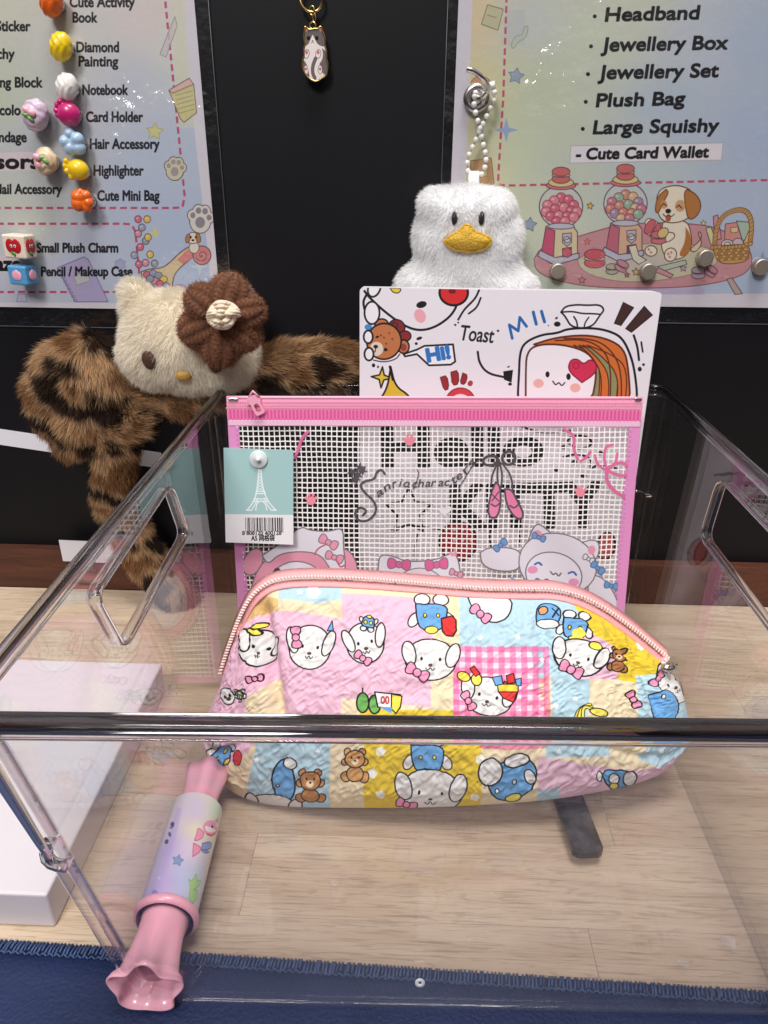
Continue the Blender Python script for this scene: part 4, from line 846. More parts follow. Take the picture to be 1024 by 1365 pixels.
# printed clear film
cvm = MP.canvas(52, (255, 255, 255, 0)); gy = (84, 78, 84); pkk = (230, 130, 170)
cvm.A[..., :3] = .85
def cursive(strokes, w, c=gy):
    for s_ in strokes: cvm.line(smo(s_), c, w)
cursive([[(513, 631), (509, 625), (502, 628), (500, 638), (486, 640), (480, 646), (487, 656), (499, 666), (503, 679), (494, 692), (480, 695), (472, 685), (479, 674), (490, 679), (484, 686)]], 3.2)
tx = 'anriocharacters'; path = np.array([(503, 663), (512, 652), (523, 645), (534, 643), (545, 648), (556, 650), (569, 649), (581, 646), (593, 646), (604, 645), (615, 642), (624, 632), (630, 622), (636, 614)]); 
for t_, x0, y0, x1, y1 in (('a', 504, 662, 512, 657), ('n', 514, 655, 521, 650), ('r', 524, 650, 529, 648), ('i', 532, 648, 533.5, 648), ('o', 537, 649, 545, 649), ('ch', 549, 650, 564, 649), ('ar', 567, 649, 580, 648), ('ac', 584, 648, 598, 647), ('te', 604, 646, 617, 636), ('rs', 621, 633, 634, 618)): cvm.text(t_, x0, y0, x1, y1, 9.5, gy, .35, .3)
cvm.line(smo([(551, 652), (556, 640), (559, 630), (556, 626)]), gy, 1.4)
cvm.line(smo([(612, 650), (622, 634), (632, 618), (640, 612)]), gy, 1.6)
for x, y in ((470, 628), (478, 632), (484, 626), (474, 638), (480, 622)): cvm.star(x, y, 8, gy, 5, .35, x*7 % 50)
for s_, c_ in (((662, 614, 14, 9, -10), gy), ((680, 610, 12, 13, 20), gy)): cvm.ell(s_[0]-8 if s_[4] < 0 else s_[0]-2, s_[1], s_[2]*.7, s_[3]*.7, None, s_[4], gy, 3.6)
cvm.ell(664, 618, 5, 4, gy); 
for P in ([(662, 620), (656, 634), (655, 646)], [(664, 620), (663, 634), (664, 644)], [(667, 620), (670, 634), (668, 650)], [(670, 618), (682, 634), (684, 660)]): cvm.line(smo(P), gy, 2.4)
cvm.poly(smo([(661, 643), (667, 648), (668, 670), (664, 688), (655, 691), (650, 682), (654, 660), (661, 643)]), pkk, 1, gy, 2.4); cvm.poly(smo([(673, 652), (682, 652), (690, 668), (698, 684), (696, 692), (686, 690), (675, 672), (673, 652)]), pkk, 1, gy, 2.4)
cvm.line(smo([(655, 672), (661, 676), (667, 670)]), gy, 2); cvm.line(smo([(680, 674), (686, 678), (693, 670)]), gy, 2); cvm.line([(655, 658), (665, 668)], gy, 1.6); cvm.line([(665, 656), (656, 668)], gy, 1.6)
RB = (226, 110, 160)
cvm.line(smo([(752, 572), (766, 580), (764, 598), (770, 612)]), RB, 3.4); cvm.line(smo([(774, 614), (782, 608), (786, 602)]), RB, 3.6)
cvm.line(smo([(816, 592), (806, 594), (804, 610), (808, 626), (820, 616), (822, 604)]), RB, 3.4); cvm.line(smo([(808, 626), (796, 620), (792, 606)]), RB, 3); cvm.line(smo([(808, 624), (824, 614), (838, 620), (838, 632), (826, 634), (808, 626)]), RB, 4); cvm.line(smo([(808, 628), (808, 642), (820, 656), (838, 664)]), RB, 4.4)
cvm.line(smo([(411, 575), (402, 584), (399, 596), (393, 610)]), RB, 4)
for x, y in ((546, 588), (415, 667), (773, 656)):
    cvm.ell(x, y, 6, 5.6, (236, 140, 160))
    for k in (-1.2, -.4, .4, 1.2): cvm.ell(x+7*sin(k), y-8*cos(k)*.9-1, 1.9, 2.2, (236, 140, 160))
cvm.poly(smo([(593, 688), (584, 680), (588, 674), (593, 678), (599, 673), (603, 679), (593, 688)], 2), (232, 226, 232))
OLm = (120, 112, 120); WHm = (222, 216, 226); PKm = (224, 150, 172)
def bow(cv, x, y, r, c, rot=0, ol=OLm, w=1.3):
    ca, sa = cos(radians(rot)), sin(radians(rot)); R2 = lambda u, v: (x+r*(u*ca-v*sa), y+r*(u*sa+v*ca))
    for s_ in (-1, 1): cv.poly(smo([R2(0, 0), R2(s_*.5, -.55), R2(s_*1.05, -.5), R2(s_*1.0, .45), R2(s_*.5, .45), R2(0, 0)], 2), c, 1, ol, w)
    cv.ell(x, y, r*.3, r*.3, c, 0, ol, w)
# left: pink hooded bear with white fluffy band
cvm.ell(338, 748, 12, 18, PKm, 25, OLm, 1.5); cvm.ell(462, 752, 13, 22, PKm, -20, OLm, 1.5)
cvm.ell(398, 790, 62, 62, PKm, 0, OLm, 1.6); cvm.ell(396, 792, 44, 44, WHm, 0, OLm, 1.6); cvm.poly(smo([(350, 740), (372, 726), (402, 700), (412, 706), (440, 708), (458, 702), (458, 730), (462, 756), (452, 780), (440, 756), (428, 738), (404, 734), (372, 738), (358, 752), (350, 740)]), WHm, 1, OLm, 1.6)
cvm.ell(370, 762, 5, 6, (70, 62, 70)); cvm.ell(416, 764, 5, 5, (70, 62, 70)); bow(cvm, 438, 722, 13, PKm, 30); bow(cvm, 446, 742, 12, PKm, 20)
cvm.line(smo([(436, 724), (424, 730), (420, 738)]), (190, 90, 120), 2); cvm.line(smo([(448, 744), (454, 756), (460, 752)]), (190, 90, 120), 2)
# middle: white ears with pink bows
cvm.poly(smo([(504, 800), (504, 750), (508, 738), (530, 742), (540, 748), (580, 746), (594, 740), (608, 736), (614, 760), (616, 800), (504, 800)]), WHm, 1, OLm, 1.6); cvm.ell(560, 790, 36, 34, (226, 208, 216), 0, OLm, 1.3); bow(cvm, 532, 752, 15, (216, 100, 150), 5); bow(cvm, 582, 752, 15, (216, 100, 150), -5); cvm.poly(smo([(603, 742), (598, 738), (601, 735), (604, 738), (608, 734), (610, 739), (603, 742)], 1), PKm)
bow(cvm, 608, 764, 9, PKm, 20)
# right: white kitten in a fluffy hood with blue bows
cvm.poly(smo([(640, 736), (652, 728), (690, 730), (696, 745), (690, 760), (660, 760), (642, 752), (640, 736)]), WHm, 1, OLm, 1.6); cvm.poly(smo([(786, 764), (806, 770), (824, 800), (820, 812), (800, 806), (782, 790), (786, 764)]), WHm, 1, OLm, 1.6)
cvm.poly(smo([(702, 730), (708, 708), (716, 696), (728, 704), (738, 714)], 2).tolist(), WHm, 1, OLm, 1.8); cvm.poly(smo([(774, 722), (788, 718), (799, 722), (797, 742), (786, 748)], 2).tolist(), WHm, 1, OLm, 1.6)
cvm.ell(743, 752, 52, 42, WHm, 12, OLm, 1.6); cvm.ell(738, 766, 38, 30, (228, 222, 232), 14, OLm, 1.6); cvm.ell(716, 712, 6, 6, PKm, -30); cvm.ell(788, 732, 5, 6, PKm, 10)
cvm.line(smo([(713, 752), (718, 749), (722, 753)]), (60, 100, 170), 2.6); cvm.line(smo([(758, 764), (764, 761), (768, 766)]), (60, 100, 170), 2.6); cvm.ell(710, 759, 7, 5, (228, 150, 190)); cvm.ell(765, 776, 7, 5, (228, 150, 190)); cvm.line(smo([(734, 762), (738, 767), (741, 763), (745, 769), (748, 764)]), (110, 90, 100), 1.8)
bow(cvm, 667, 726, 10, (110, 150, 196), -40, (80, 110, 160)); bow(cvm, 718, 716, 9, (120, 156, 196), 20, (80, 110, 160)); bow(cvm, 722, 776, 9, (80, 140, 200), 5, (60, 100, 160)); bow(cvm, 784, 744, 8, WHm, 30, OLm); bow(cvm, 796, 756, 10, (110, 150, 196), 40, (80, 110, 160)); bow(cvm, 814, 780, 9, (110, 150, 196), 10, (80, 110, 160)); cvm.line(smo([(680, 768), (692, 776), (686, 790)]), (110, 150, 196), 2)
ub = 60; V = [MP.at(a, b, pucker(a, b)+.085) for b in np.linspace(b0, b1, 40) for a in np.linspace(a0_, a1_, 60)]
UVm = [(a/MP.w, b/MP.h) for b in np.linspace(b0, b1, 40) for a in np.linspace(a0_, a1_, 60)]
Fc = [(j*60+i, j*60+i+1, (j+1)*60+i+1, (j+1)*60+i) for j in range(39) for i in range(59)]
o = mk('printed_film', V, Fc, image_mat('pouch_film_print', cvm.image('pouch_film_print'), .35, alpha=True), mp, uv=UVm, smooth=True)
# pink bindings, zip
def band(name, ya, yb, t0, t1, material, xa=0, xb=None, bev=.03):
    xb = MP.w if xb is None else xb; g = G(); a, b = ya, yb; Rm = np.stack([MP.U, MP.V, MP.N], 1)
    c = MP.at((xa+xb)/2, (a+b)/2, (t0+t1)/2); g.box(c, (xb-xa, b-a, t1-t0), Rm, bev=bev); return g.obj(name, material, mp)
m, n, l = mat('pink_vinyl'); b = n['Principled BSDF']; b.inputs['Base Color'].default_value = srgb((226, 150, 200)); b.inputs['Roughness'].default_value = .28; b.inputs['Transmission Weight'].default_value = 0; b.inputs['Subsurface Weight'].default_value = .3; b.inputs['Subsurface Scale'].default_value = .003; M['vinyl'] = m
H = MP.h
yb2, yb1, yb0 = pxb(546), pxb(561), pxb(568)
for nm, xa, xb in (('side_binding', 0, .62), ('side_binding', wdt-.62, wdt)):
    o = band(nm, 0, yb1, -.06, .09, M['vinyl'], xa, xb)
g = G(); Rm = np.stack([MP.U, MP.V, MP.N], 1)
for s_ in (.5, wdt-.5):
    for k in range(58): g.box(MP.at(s_, .3+k*.265, .1), (.1, .13, .03), Rm)
tag(g.obj('weld_ticks', M['vinyl'], mp), kind='stuff')
band('bottom_binding', 0, .5, -.05, .1, M['vinyl'], .6, wdt-.6)
band('zip_hem', yb0, yb1+.05, -.03, .12, plain('pale_pink_vinyl', (240, 190, 216), .3), .05, wdt-.05)
band('zip_tape', yb1, H+.05, -.1, .1, M['pink_zip'])
g = G(); k = int(wdt/.2)
for i in range(k): g.box(MP.at((i+.5)*wdt/k, (yb1+yb2)/2, .11), (.11, yb2-yb1-.05, .06), Rm, bev=.02, seg=1)
tag(g.obj('tape_ribs', M['pink_hot'], mp), kind='stuff')
band('rib_ground', yb1+.02, yb2-.02, .08, .112, plain('deep_pink_tape', (214, 86, 146), .6), .05, wdt-.05, 0)
g = G(); k = int(wdt/.13)
for i in range(k):
    for r_ in (0, 1, 2): g.box(MP.at((i+.5+.3*r_)*wdt/k-.04, yb2+.1+r_*.15, .12), (.075, .15, .05), Rm@rz(.7 if r_ % 2 else -.7))
tag(g.obj('zip_weave', M['pink_pale'], mp), kind='stuff')
g = G(); g.tube([MP.at(a, H-.02, .06) for a in np.linspace(.2, wdt-.1, 30)], .085, 8); g.obj('zip_coil', M['pink_pale'], mp)
g = G(); g.box(MP.px(312, 532, .14), (.5, .16, .16), Rm, bev=.03); g.obj('zip_stop', M['chrome'], mp); g = G(); g.box(MP.px(850, 532, .14), (.35, .14, .14), Rm, bev=.03); g.obj('zip_stop', M['chrome'], mp)
sl = MP.px(340, 534, .2); g = G(); g.box(sl, (.75, .5, .3), Rm, bev=.1, seg=3); g.tube([sl+MP.V*.2+MP.N*.1+MP.U*-.25, sl+MP.V*.55+MP.N*.25, sl+MP.V*.2+MP.N*.1+MP.U*.3], .07, 8); zs_ = g.obj('zip_slider', M['pink_pale'], mp)
g = G(); q0, q1 = MP.px(338, 529, .42), MP.px(349, 549, .34); d = (q1-q0); L = np.linalg.norm(d); d /= L; s_ = np.cross(MP.N, d)
out = lens([(-.24, -.1), (.24, -.1), (.28, L+.1), (-.28, L+.1)], 4, .16); ho = lens([(-.13, .42*L), (.13, .42*L), (.15, L*.92), (-.15, L*.92)], 4, .1)
g.prism([[tuple(q) for q in out], [tuple(q) for q in ho[::-1]]], lambda u, v, t: q0+s_*u+d*v+MP.N*t, -.05, .06); recalc(g.obj('zip_pull', M['pink_pale'], mp))
# hang tag
TA = [onY(298, 597, -9.2), onY(391, 600, -9.2), onY(303, 723, -10.35), onY(394, 724, -10.35)]
U = TA[1]-TA[0]; Vv = TA[0]-TA[2]; wt, ht = np.linalg.norm(U), np.linalg.norm(Vv); U = U/wt; Vv = Vv-U*(Vv@U); Vv /= np.linalg.norm(Vv)
TS = Sheet(TA[0]-Vv*ht, U, Vv, wt, ht)
cv = TS.canvas(110, (232, 228, 232)); cv.poly([(290, 590), (400, 592), (400, 686.5), (290, 685)], (160, 196, 196))
lw_ = (232, 238, 240)
TW = [((344, 617), 1.4), ((346, 640), 2.6), ((347, 650), 4), ((349, 660), 8), ((350, 668), 12)]
for s_ in (-1, 1):
    cv.line(smo([(346+s_*1.2, 620), (346.5+s_*2.6, 642), (347+s_*5, 656), (348+s_*9, 668), (348.5+s_*19, 680)]), lw_, 1.6); cv.line(smo([(348+s_*4, 664), (348+s_*8, 672), (348.5+s_*13, 680)]), lw_, 1.3)
    cv.line([(348.5+s_*13, 680), (348.5+s_*20, 680)], lw_, 1.6)
for y, w_ in ((622, 1.8), (626, 1.9), (630, 2.1), (634, 2.3), (638, 2.6), (642, 3), (646, 3.6), (650, 4.4)): cv.line([(346.5-w_, y), (346.5+w_, y+4)], lw_, .8); cv.line([(346.5+w_, y), (346.5-w_, y+4)], lw_, .8)
for y, w_ in ((655, 6), (658, 6.6), (665, 9.4), (668, 10.6)): cv.line([(347.5-w_, y), (347.5+w_, y)], lw_, 1.4)
cv.line(smo([(341, 680), (342, 671), (348, 667), (354, 671), (356, 680)]), lw_, 1.4); cv.line([(346, 610), (346.3, 622)], lw_, 1.4)
random.seed(3); x = 327.0
while x < 377: w_ = random.choice([.7, .7, 1.2, 1.8]); cv.poly([(x, 690), (x+w_, 690), (x+w_+.4, 708 if x > 330 and x < 350 or 352 < x < 374 else 711), (x+.4, 708)], K); x += w_+random.choice([.8, 1.0, 1.5])
cv.text('8 808120 400128', 323, 713, 375, 713, 4.6, K, .2); cv.text('A5 网格袋', 335, 720.5, 366, 720.5, 5.8, K, .25)
o = slab('hang_tag', TS, .05, image_mat('tag_print', cv.image('tag_print'), .55), M['paper'], mp)
kn = TS.px(345, 612, .05); g = G(); g.lathe([(-.05, .0), (-.04, .5), (.04, .5), (.08, .42), (.1, .12), (.3, .1), (.34, 0)], kn, TS.N, 20); g.obj('plastic_knob', plain('clear_knob', (214, 222, 222), .15, coat=1), o, org=ORG[o.name])
# ================================================================== patchwork fabric pouch
def arc(P, n):
    P = smo(P, 3); d = np.r_[0, np.cumsum(np.hypot(*np.diff(P, axis=0).T))]; t = np.linspace(0, d[-1], n); return np.stack([np.interp(t, d, P[:, 0]), np.interp(t, d, P[:, 1])], 1)
Tp = [(300, 905), (312, 868), (330, 820), (347, 795), (372, 781), (430, 779), (500, 783), (560, 788), (640, 795), (700, 796), (745, 796), (790, 812), (835, 843), (870, 872), (893, 893)]
Bp = [(268, 986), (276, 1010), (290, 1040), (318, 1063), (372, 1076), (460, 1077), (560, 1077), (650, 1073), (730, 1067), (800, 1056), (860, 1042), (893, 1026), (923, 988)]
Lp = [(268, 986), (276, 955), (286, 930), (300, 905)]; Rp = [(923, 988), (918, 955), (908, 915), (893, 893)]
def pouch_grid(nu, nv):
    T, B, L, R = arc(Tp, nu), arc(Bp, nu), arc(Lp, nv), arc(Rp, nv); u = np.linspace(0, 1, nu)[None, :, None]; v = np.linspace(0, 1, nv)[:, None, None]
    Q = (1-v)*B[None]+v*T[None]+(1-u)*L[:, None]+u*R[:, None]-((1-u)*(1-v)*B[0]+u*(1-v)*B[-1]+(1-u)*v*T[0]+u*v*T[-1])
    u, v = u[..., 0], v[..., 0]; e = np.clip(np.sin(pi*u), 0, 1)
    Yt = -17.6+1.9*e**.5; Yb_ = -18.1-3.05*e**.55; Y = (1-v)**1.0*Yb_+(1-(1-v)**1.0)*Yt-1.15*np.sin(pi*v)**.8*e**.45
    return u+0*v, v+0*u, Q, Y
def to3(Q, Y):
    d = F_*FPX+(Q[..., :1]-512)*R_-(Q[..., 1:]-682.5)*U_; return CAM+d*((Y-CAM[1])/d[..., 1])[..., None]
u, v, Q, Y = pouch_grid(150, 70); V0 = to3(Q, Y).reshape(-1, 3); cm = Curved(V0, np.stack([u, v], -1).reshape(-1, 2), (70, 150))
CW, CH = 1560, 720
cv = Canvas(CW, CH, (226, 210, 178), lambda P: cm(P)*np.array([CW, -CH])+np.array([0, CH])); cv.maxsc = 3.0
pk, lb, cr, ye = (230, 184, 204), (178, 206, 218), (228, 211, 178), (226, 196, 60); lil = (224, 186, 204); KK = (28, 26, 30); ww_ = (226, 223, 221); be = (216, 180, 120)
for P, c in [([(255, 770), (460, 770), (460, 830), (255, 830)], cr), ([(372, 770), (456, 772), (456, 800), (425, 806), (372, 800)], lb), ([(300, 830), (330, 800), (372, 800), (372, 820), (340, 850)], be),
    ([(250, 850), (330, 830), (372, 816), (366, 960), (250, 970)], pk), ([(366, 816), (456, 826), (456, 960), (372, 960)], pk), ([(330, 930), (372, 905), (376, 970), (330, 985)], cr), ([(456, 792), (578, 800), (574, 905), (574, 942), (456, 942)], pk), ([(578, 790), (612, 792), (610, 862), (606, 905), (574, 905)], cr),
    ([(574, 905), (606, 905), (606, 970), (574, 970)], cr), ([(456, 930), (574, 942), (574, 985), (456, 985)], cr), ([(480, 944), (606, 946), (606, 990), (480, 990)], ye), ([(612, 780), (700, 780), (704, 868), (612, 862)], lb), ([(700, 780), (800, 790), (790, 870), (780, 960), (728, 960), (704, 868)], lb),
    ([(770, 780), (930, 900), (880, 920), (820, 905), (800, 870), (764, 806)], ye), ([(772, 840), (826, 868), (822, 912), (770, 905)], pk), ([(785, 905), (860, 912), (860, 975), (785, 975)], cr), ([(845, 900), (930, 895), (930, 1010), (850, 1010)], lb), ([(716, 905), (735, 900), (735, 990), (716, 990)], cr),
    ([(250, 975), (345, 968), (340, 992), (250, 1000)], pk), ([(250, 992), (352, 990), (330, 1070), (250, 1080)], cr), ([(345, 984), (442, 982), (440, 1090), (322, 1090)], lb), ([(442, 980), (486, 982), (486, 1090), (440, 1090)], cr), ([(486, 978), (642, 980), (640, 1090), (486, 1090)], ye),
    ([(642, 990), (720, 994), (716, 1085), (640, 1085)], cr), ([(727, 976), (812, 978), (812, 1006), (727, 1008)], lb), ([(812, 976), (860, 978), (860, 1002), (812, 1002)], cr), ([(716, 1006), (910, 1000), (930, 1060), (716, 1085)], lil), ([(716, 1050), (745, 1048), (745, 1080), (716, 1080)], lb)]:
    cv.poly(P, c)
for P in ([(604, 862), (706, 870), (728, 962), (604, 962)], [(640, 976), (726, 978), (726, 994), (640, 994)]):
    cv.poly(P, (250, 214, 226)); x0, x1 = P[0][0], P[2][0]; y0, y1 = P[0][1], P[2][1]
    for k in range(int((x1-x0)/15)+1): cv.poly([(x0+k*15, y0), (x0+k*15+8, y0), (x0+k*15+8, y1), (x0+k*15, y1)], (236, 84, 142), .5)
    for k in range(int((y1-y0)/14)+1): cv.poly([(x0, y0+k*14), (x1, y0+k*14), (x1, y0+k*14+7), (x0, y0+k*14+7)], (236, 84, 142), .5)
def flower(x, y, r, c=(246, 244, 236)):
    for k in range(5): cv.ell(x+r*.6*cos(k*1.257), y+r*.6*sin(k*1.257), r*.5, r*.5, c)
for x, y in ((508, 1000), (508, 1055), (640, 1010), (604, 985), (633, 1060), (833, 830), (852, 862), (815, 870), (497, 1028)): flower(x, y, 6)
for x, y in ((730, 815), (742, 850), (722, 880), (690, 850), (640, 852), (765, 930), (740, 940), (345, 1010), (360, 1040), (425, 1000), (905, 970), (880, 1000), (745, 1000), (400, 790)): cv.star(x, y, 4.5, (240, 240, 240), 5, .5)
flower(418, 790, 9)
def bow2(x, y, r, rot=0, c=(238, 150, 184)): bow(cv, x, y, r, c, rot, KK, 1.5); cv.ell(x, y, r*.34, r*.34, c, 0, KK, 1.4)
def pupface(x, y, rx_, ry_, rot=0, bw=None, ear=1):
    """a plain white puppy's head seen from the front"""
    ca, sa = cos(radians(rot)), sin(radians(rot)); q = lambda u_, v_: (x+u_*rx_*ca-v_*ry_*sa, y+u_*rx_*sa+v_*ry_*ca)
    cv.ell(x, y, rx_, ry_, ww_, rot, KK, 1.8)
    if ear:
        for s_ in (-1, 1): a_, b_ = q(s_*.86, -.25); cv.ell(a_, b_, rx_*.26, ry_*.6, ww_, rot+s_*16, KK, 1.7)
    for s_ in (-1, 1): a_, b_ = q(s_*.36, -.02); cv.ell(a_, b_, 1.7, 2.4, KK, rot)
    a_, b_ = q(0, .28); cv.ell(a_, b_, 2.8, 2.1, (90, 66, 60), rot); cv.line(smo([q(-.18, .42), q(-.08, .55), q(0, .36), q(.08, .55), q(.18, .42)], 2), KK, 1.2)
    if bw: a_, b_ = q(*bw); bow2(a_, b_, rx_*.42, rot)
BLU = (110, 164, 214)
def overalls(x, y, r, rot=0, c=BLU):
    ca, sa = cos(radians(rot)), sin(radians(rot)); q = lambda u_, v_: (x+r*(u_*ca-v_*sa), y+r*(u_*sa+v_*ca))
    for s_ in (-1, 1): a_, b_ = q(s_*.5, -.85); cv.ell(a_, b_, r*.42, r*.34, ww_, rot, KK, 1.6); a_, b_ = q(s_*.95, .25); cv.ell(a_, b_, r*.26, r*.4, ww_, rot+s_*-30, KK, 1.5)
    cv.poly(smo([q(-.85, -.6), q(.85, -.6), q(.8, .2), q(.55, .8), q(-.55, .8), q(-.8, .2), q(-.85, -.6)], 2), c, 1, KK, 1.7)
    for s_ in (-1, 1): a_, b_ = q(s_*.35, 0); cv.ell(a_, b_, 2.2, 2.6, (240, 216, 90), 0, KK, 1.1)
    a_, b_ = q(0, .75); cv.ell(a_, b_, r*.35, r*.2, (240, 222, 100), rot, KK, 1.3)
def teddy(x, y, r, c=(196, 140, 84), rot=0):
    ca, sa = cos(radians(rot)), sin(radians(rot)); q = lambda u_, v_: (x+r*(u_*ca-v_*sa), y+r*(u_*sa+v_*ca))
    for u_, v_, k in ((-.75, .9, .42), (.75, .9, .42), (-.8, -.3, .3), (.8, -.3, .3)): a_, b_ = q(u_, v_); cv.ell(a_, b_, r*k, r*k, c, 0, KK, 1.4)
    cv.ell(*q(0, .7), r*.7, r*.6, c, rot, KK, 1.4)
    for s_ in (-1, 1): cv.ell(*q(s_*.6, -1.1), r*.3, r*.3, c, 0, KK, 1.4)
    cv.ell(*q(0, -.5), r*.82, r*.72, c, rot, KK, 1.6); cv.ell(*q(0, -.25), r*.3, r*.24, (236, 214, 180), rot); cv.ell(*q(-.3, -.6), 1.3, 1.6, KK); cv.ell(*q(.3, -.6), 1.3, 1.6, KK); cv.ell(*q(0, -.32), 1.6, 1.2, KK)
pupface(344, 864, 20, 25, 14); bow2(340, 905, 10, -10); cv.ell(338, 842, 8, 5, (240, 222, 90), 20, KK, 1.6); cv.ell(342, 834, 9, 3.5, (240, 222, 90), -25, KK, 1.6); cv.ell(313, 828, 14, 7, be, 20, KK, 1.6)
pupface(306, 928, 9, 11, -20, None, 0); overalls(322, 926, 7, 70); 
pupface(414, 863, 28, 29, 6); bow2(395, 850, 14, 85); cv.poly([(437, 842), (443, 828), (445, 842)], BLU, 1, KK, 1.3)
pupface(487, 858, 25, 27, -10); overalls(491, 831, 10, 190); bow2(484, 878, 12, 35)
pupface(574, 880, 34, 27, 3); overalls(575, 822, 25, 0); cv.poly(smo([(588, 826), (607, 822), (608, 850), (590, 848), (588, 826)], 1), (214, 56, 56), 1, KK, 1.8); bow2(556, 897, 16, 30)
cv.poly(smo([(622, 792), (684, 794), (680, 824), (660, 834), (634, 824), (622, 792)], 2), ww_, 1, KK, 1.8); bow2(640, 820, 15, 40)
pupface(650, 928, 33, 25, 12); bow2(624, 934, 13, 60); cv.poly([(664, 922), (672, 908), (690, 920), (684, 936), (670, 930)], (220, 60, 60), 1, KK, 1.6); cv.poly([(662, 912), (690, 912), (690, 922), (664, 922)], (240, 214, 80), 1, KK, 1.4); cv.poly([(656, 903), (668, 901), (670, 912), (660, 914)], BLU, 1, KK, 1.4); cv.poly([(674, 901), (684, 898), (686, 910), (676, 912)], (214, 56, 56), 1, KK, 1.4); cv.poly([(686, 906), (694, 904), (694, 914), (688, 914)], BLU, 1, KK, 1.2)
cv.ell(618, 902, 9, 6, (238, 216, 90), 20, KK, 1.6); cv.ell(635, 906, 7, 8, (238, 216, 90), 0, KK, 1.6); cv.poly([(626, 892), (632, 888), (640, 898), (634, 902)], (214, 60, 60), 1, KK, 1.3)
cv.poly(smo([(716, 812), (722, 804), (744, 808), (748, 820), (742, 834), (720, 836), (714, 826), (716, 812)], 2), BLU, 1, KK, 1.8); cv.ell(724, 814, 6, 5, (240, 160, 110), 0, KK, 1.6); cv.line([(736, 812), (744, 822)], KK, 1.8); cv.line([(744, 812), (736, 824)], KK, 1.8); cv.ell(730, 832, 15, 6, ww_, 6, KK, 1.4)
overalls(765, 838, 19, 8); flower(770, 846, 8, (242, 216, 80)); pupface(771, 877, 33, 24, 14); bow2(760, 893, 16, 28); cv.ell(792, 862, 9, 5, (240, 222, 90), 20, KK, 1.4)
teddy(822, 880, 12, (166, 110, 68), 10)
pupface(896, 910, 20, 30, -35, None, 0); bow2(875, 905, 11, -50); cv.poly(smo([(866, 928), (888, 916), (906, 936), (900, 960), (866, 960), (866, 928)], 2), BLU, 1, KK, 1.8); cv.ell(882, 928, 2.6, 3, (240, 240, 240), 0, KK, 1.3); bow2(842, 932, 12, 60)
cv.ell(484, 936, 8, 13, (110, 170, 90), 0, KK, 2); cv.ell(500, 938, 8, 12, (110, 170, 90), 0, KK, 2); cv.line([(484, 922), (484, 917)], KK, 2); cv.poly([(500, 922), (534, 926), (533, 944), (504, 942)], (240, 240, 240), 1, KK, 1.8); cv.poly([(522, 925), (536, 928), (534, 942), (528, 950), (522, 944)], (240, 216, 80), 1, KK, 1.6); cv.text('00', 508, 938, 519, 938, 9, (190, 70, 70), .5); cv.poly([(506, 942), (524, 942), (522, 950)], BLU)
for k in range(3): cv.line(smo([(764+k*5, 958), (770+k*3, 944-k*2), (784+k*2, 938+k*3)]), KK, 5.6); cv.line(smo([(764+k*5, 958), (770+k*3, 944-k*2), (784+k*2, 938+k*3)]), (240, 222, 96), 3.4)
cv.ell(796, 948, 12, 5, (240, 222, 96), 12, KK, 1.5)
# lower row
overalls(296, 1006, 15, -50); cv.ell(319, 1008, 6, 10, (214, 56, 60), 5, KK, 1.2)
cv.poly(smo([(372, 1068), (362, 1030), (378, 1006), (392, 1022), (396, 1050), (388, 1066), (372, 1068)], 2), BLU, 1, KK, 2); cv.ell(388, 1016, 9, 7, ww_, 30, KK, 1.6); cv.ell(372, 1044, 2, 2.4, (240, 240, 240), 0, KK, 1.2); pupface(364, 1076, 34, 20, 8); teddy(415, 1046, 17, (190, 134, 78), 0)
teddy(474, 1018, 16, (206, 154, 96), 0)
overalls(570, 1008, 26, 0); pupface(574, 1055, 42, 32, 2); bow2(542, 1072, 14, 20)
cv.poly(smo([(648, 1040), (656, 1016), (700, 1006), (716, 1022), (712, 1046), (690, 1066), (660, 1066), (648, 1040)], 2), BLU, 1, KK, 2); cv.ell(653, 1026, 16, 18, ww_, 10, KK, 2); cv.ell(688, 1012, 17, 9, ww_, -8, KK, 2); cv.ell(706, 1034, 7, 10, ww_, -20, KK, 1.6); cv.ell(685, 1040, 3, 3.4, (240, 240, 240), 0, KK, 1.4); cv.ell(662, 1052, 2.6, 3, (240, 240, 240), 0, KK, 1.4); cv.ell(684, 1062, 11, 6, (240, 222, 96), -10, KK, 1.6)
cv.poly(smo([(800, 1030), (808, 1022), (838, 1024), (848, 1034), (842, 1048), (812, 1052), (800, 1030)], 2), BLU, 1, KK, 1.8); cv.ell(838, 1036, 9, 12, ww_, -10, KK, 1.6); cv.ell(817, 1036, 7, 7, ww_, 0, KK, 1.5); cv.ell(818, 1047, 6, 5, (240, 222, 96), 0, KK, 1.3); cv.ell(797, 1032, 4, 6, ww_, 0, KK, 1.3)
cv.line(smo([(768, 982), (784, 990), (800, 984), (824, 992)]), KK, 4); cv.line(smo([(768, 982), (784, 990), (800, 984), (824, 992)]), (232, 214, 96), 2.4)
cv.poly(smo([(855, 976), (900, 978), (892, 988), (862, 990), (855, 976)], 2), BLU, 1, KK, 1.5); cv.ell(850, 984, 7, 5, ww_, 0, KK, 1.3); cv.ell(912, 984, 9, 5, ww_, -10, KK, 1.3)
im = cv.image('patchwork_print')
m, n, l = mat('patchwork_cotton'); b = n['Principled BSDF']; t = n.new('ShaderNodeTexImage'); t.image = im; t.extension = 'EXTEND'
l.new(t.outputs[0], b.inputs['Base Color']); b.inputs['Roughness'].default_value = .8; b.inputs['Specular IOR Level'].default_value = .18; b.inputs['Sheen Weight'].default_value = .1
tc = n.new('ShaderNodeTexCoord'); wv = n.new('ShaderNodeTexNoise'); wv.inputs['Scale'].default_value = 900; l.new(tc.outputs['Object'], wv.inputs[0])
